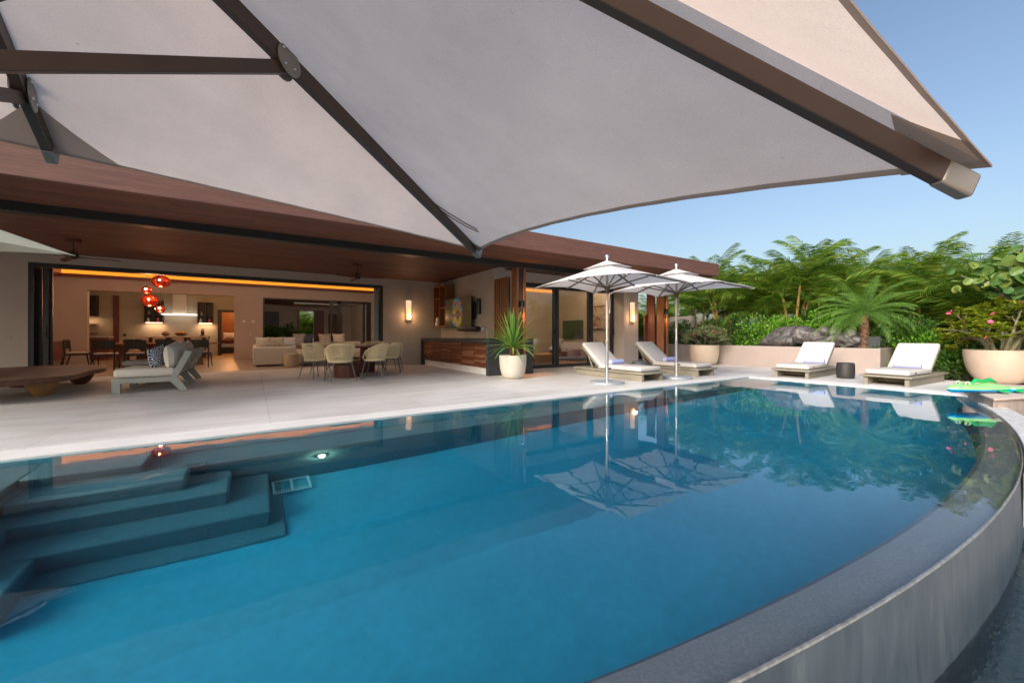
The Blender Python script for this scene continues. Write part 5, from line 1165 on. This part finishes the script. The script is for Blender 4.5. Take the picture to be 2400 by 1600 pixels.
q = MB(); q.box(-.63, .63, -.55, -.002, 1.94, 1.985); q.build('canopy', M['hood_light'], RH)
def shelf_unit(x0, x1, lab):
    u = thing('kitchen_shelf', lab, 'shelf', (x0, 24.5, 1.58), 0, 'black open shelves beside the hood'); w = x1 - x0
    q = MB(); q.box(0, .03, -.3, -.002, 0, 1.0); q.box(w - .03, w, -.3, -.002, 0, 1.0); q.box(.03, w - .03, -.3, -.002, 0, .03); q.box(.03, w - .03, -.3, -.002, .97, 1.0); q.box(.03, w - .03, -.3, -.002, .33, .36); q.box(w / 2, w / 2 + .03, -.3, -.002, .03, .97); q.box(.03, w - .03, -.02, -.003, .03, .97); q.build('frame', M['wood_dark'], u)
    q = MB(); q.box(.05, w - .05, -.28, -.05, -.03, -.004); q.build('light_bar', M['under_light'], u); area('shelf_light', (x0 + w / 2, 24.3, 1.53), w, .2, 2.2, (1, .60, .34))
    for k, (dx, dz, c_) in enumerate(((.12, .03, 'white'), (.45, .03, 'pink'), (.15, .36, 'bronze_clip'), (.5, .36, 'corten'))):
        q = MB(); q.lathe([(0, 0), (.05, 0), (.055, .1), (.02, .17), (.02, .2), (0, .2)], 12, caps=False); o = q.build('bottle', M[c_]); place(o, (x0 + dx, 24.35, 1.58 + dz + .002)); tag(o, ('white', 'reddish', 'taupe', 'rust brown')[k] + ' bottle on the ' + ('lower' if dz < .1 else 'middle') + ' board of the shelf ' + ('left' if x0 < -3 else 'right') + ' of the hood', 'bottle', 'bottles on the kitchen shelves')
shelf_unit(-4.12, -3.47, 'black open kitchen shelf left of the hood, with light bar'); shelf_unit(-2.22, -1.62, 'black open kitchen shelf right of the hood, with light bar')
WC = MB(); WC.box(-6.6, -5.64, 24.1, 24.498, 1.82, 2.70); o = WC.build('wall_cupboard', M['wood_dark'], bev=.004); tag(o, 'black wall cupboard at the left of the kitchen', 'cupboard'); area('cupboard_light', (-6.0, 24.2, 1.8),   .8, .2, 2, (1, .6, .34))
for z in (1.45, 1.12):
    q = MB(); q.box(-6.6, -5.68, 24.2, 24.498, z, z + .05); o = q.build('wall_board', M['counter_stone']); tag(o, ('upper' if z > 1.3 else 'lower') + ' pale wall board below the black cupboard', 'shelf', 'pale boards at the left of the kitchen')
BCb = thing('base_cabinet', 'dark red base cabinet at the left of the kitchen', 'cabinet', (-6.3, 22.5, 0)); q = MB(); q.box(0, 1.4, 0, .6, .0, .90); q.build('carcass', M['wood_mah'], BCb, bev=.004); q = MB(); q.box(-.02, 1.42, -.02, .62, .902, .945); q.build('worktop', M['counter_stone'], BCb)
q = MB(); q.box(-5.18, -4.99, 24.44, 24.498, 0, 2.75); o = q.build('tall_panel', M['wood_mah'], bev=.004); tag(o, 'tall dark red wooden panel on the kitchen wall', 'panel')
q = MB(); q.box(-4.86, -4.77, 24.485, 24.498, .95, 1.06); o = q.build('dark_socket', M['black_metal'], bev=.003); tag(o, 'small black wall socket left of the island', 'socket')
for x, y in ((-1.25, 22.0), (-1.2, 22.8)):
    q = MB(); q.lathe([(0, 0), (.05, 0), (.06, .012), (0, .02)], 16, (0, 0, -.02), caps=False); o = q.build('downlight', M['bulb_warm']); place(o, (x, y, 3.045)); tag(o, 'near recessed kitchen downlight above the bedroom door' if y < 22.5 else 'far recessed kitchen downlight above the bedroom door', 'downlight', 'kitchen downlights')
BD = thing('bed', 'bed with pale pillow seen through the far doorway', 'bed', (-1.2, 27, 0)); q = MB(); q.rbox(-1, 1, 0, 1.5, .3, .55, .05); q.build('mattress', M['cushion'], BD); q = MB(); q.box(-1, 1, -.05, 1.55, .05, .299); q.build('base', M['wood_dark'], BD); q = MB(); q.box(-1, 1, -.06, .9, .551, .72); q.build('throw', M['wood_mah'], BD)
cushion('pillow', 'pink pillow on the bed in the far doorway', (-1.1, 27.4, .95), (R(-20), 0, 0), .55, .4, .2, M['cushion'])
# corridor plants
for x, y, s, lab in ((1.65, 25.8, 1.0, 'dark leafy pot plant left of the garden doorway'), (.75, 25.2, .8, 'dark leafy pot plant at the left end of the corridor')):
    pp = thing('corridor_plant', lab, 'pot plant', (x, y, 0), 0, 'dark pot plants in the corridor'); q, tw = bush_mb(int(x * 10), .62 * s, .6 * s, .8 * s, 60, 18, .2, .06, .4); q.v = [(a, b, c + .75) for a, b, c in q.v]; q.build('foliage', M['bush'], pp, smooth=False)
    q = MB(); q.lathe([(0, 0), (.2, 0), (.26, .45), (.23, .45), (0, .4)], 20, caps=False); q.build('pot', M['stone_black'], pp)
# media room behind the glass
MT = thing('media_television', 'large dark television seen behind the middle pane of the glass wall', 'television', (10.895, 12.23, .85), R(-90)); q = MB(); q.rbox(-.60, .60, -.05, 0, 0, .74, .01, 2); q.build('housing', M['black_metal'], MT); q = MB(); q.add([(-.59, -.052, .01), (.59, -.052, .01), (.59, -.052, .73), (-.59, -.052, .73)], [(0, 1, 2, 3)]); q.build('screen', M['glass_black'] if 'glass_black' in M else M['stone_black'], MT)
AP = thing('abstract_painting', 'grey and russet abstract painting behind the right-hand pane', 'painting', (10.87, 10.55, 1.25)); 
m, t, p = _new('abstract_paint'); v = _coord(t, (1, 1, 1)); a = _noise(t, v, 4, 5, .7, 1.5); t.links.new(_ramp(t, a, [(.3, (.10, .09, .08)), (.42, (.36, .30, .24)), (.5, (.45, .40, .34)), (.57, (.30, .09, .05)), (.7, (.20, .18, .16))]), p.inputs['Base Color']); M['paint'] = m
q = MB(); q.box(-.03, .0, -.58, .58, 0, .8); q.build('canvas', M['paint'], AP); q = MB(); q.box(-.04, .02, -.62, -.582, -.04, .84); q.box(-.04, .02, .582, .62, -.04, .84); q.box(-.04, .02, -.582, .582, -.04, -.002); q.box(-.04, .02, -.582, .582, .802, .84); q.build('frame', M['wood_table'], AP)
q = MB(); q.rbox(-.9, .9, -.25, .25, .12, .42, .02); o = q.build('media_cabinet', M['wood_mah']); place(o, (10.6, 12.2, .006), R(90)); tag(o, 'low dark cabinet under the television behind the glass', 'cabinet')
SC = thing('side_chair', 'dark chair with angled legs just inside the left pane', 'chair', (6.95, 10.35, .006), R(30)); q = MB(); q.rbox(-.25, .25, -.25, .25, .40, .46, .02); q.build('seat', M['cushion_grey'], SC); q = MB(); q.rbox(-.25, .25, .22, .27, .5, .85, .02); q.build('backrest', M['cushion_grey'], SC)
for x in (-.2, .2):
    for y in (-.2, .2):
        q = MB(); q.tube([(x * .8, y * .8, .4), (x * 1.2, y * 1.2, 0)], .018, 6); q.build('leg', M['wood_dark'], SC)
LT = thing('media_table', 'low wooden table with round top inside the glass room', 'table', (8.3, 11.0, .006)); q = MB(); q.rbox(-.6, .6, -.4, .4, .3, .36, .02); q.build('tabletop', M['wood_ball'], LT); q = MB(); q.box(-.4, .4, -.25, .25, 0, .298); q.build('base', M['wood_ball'], LT)
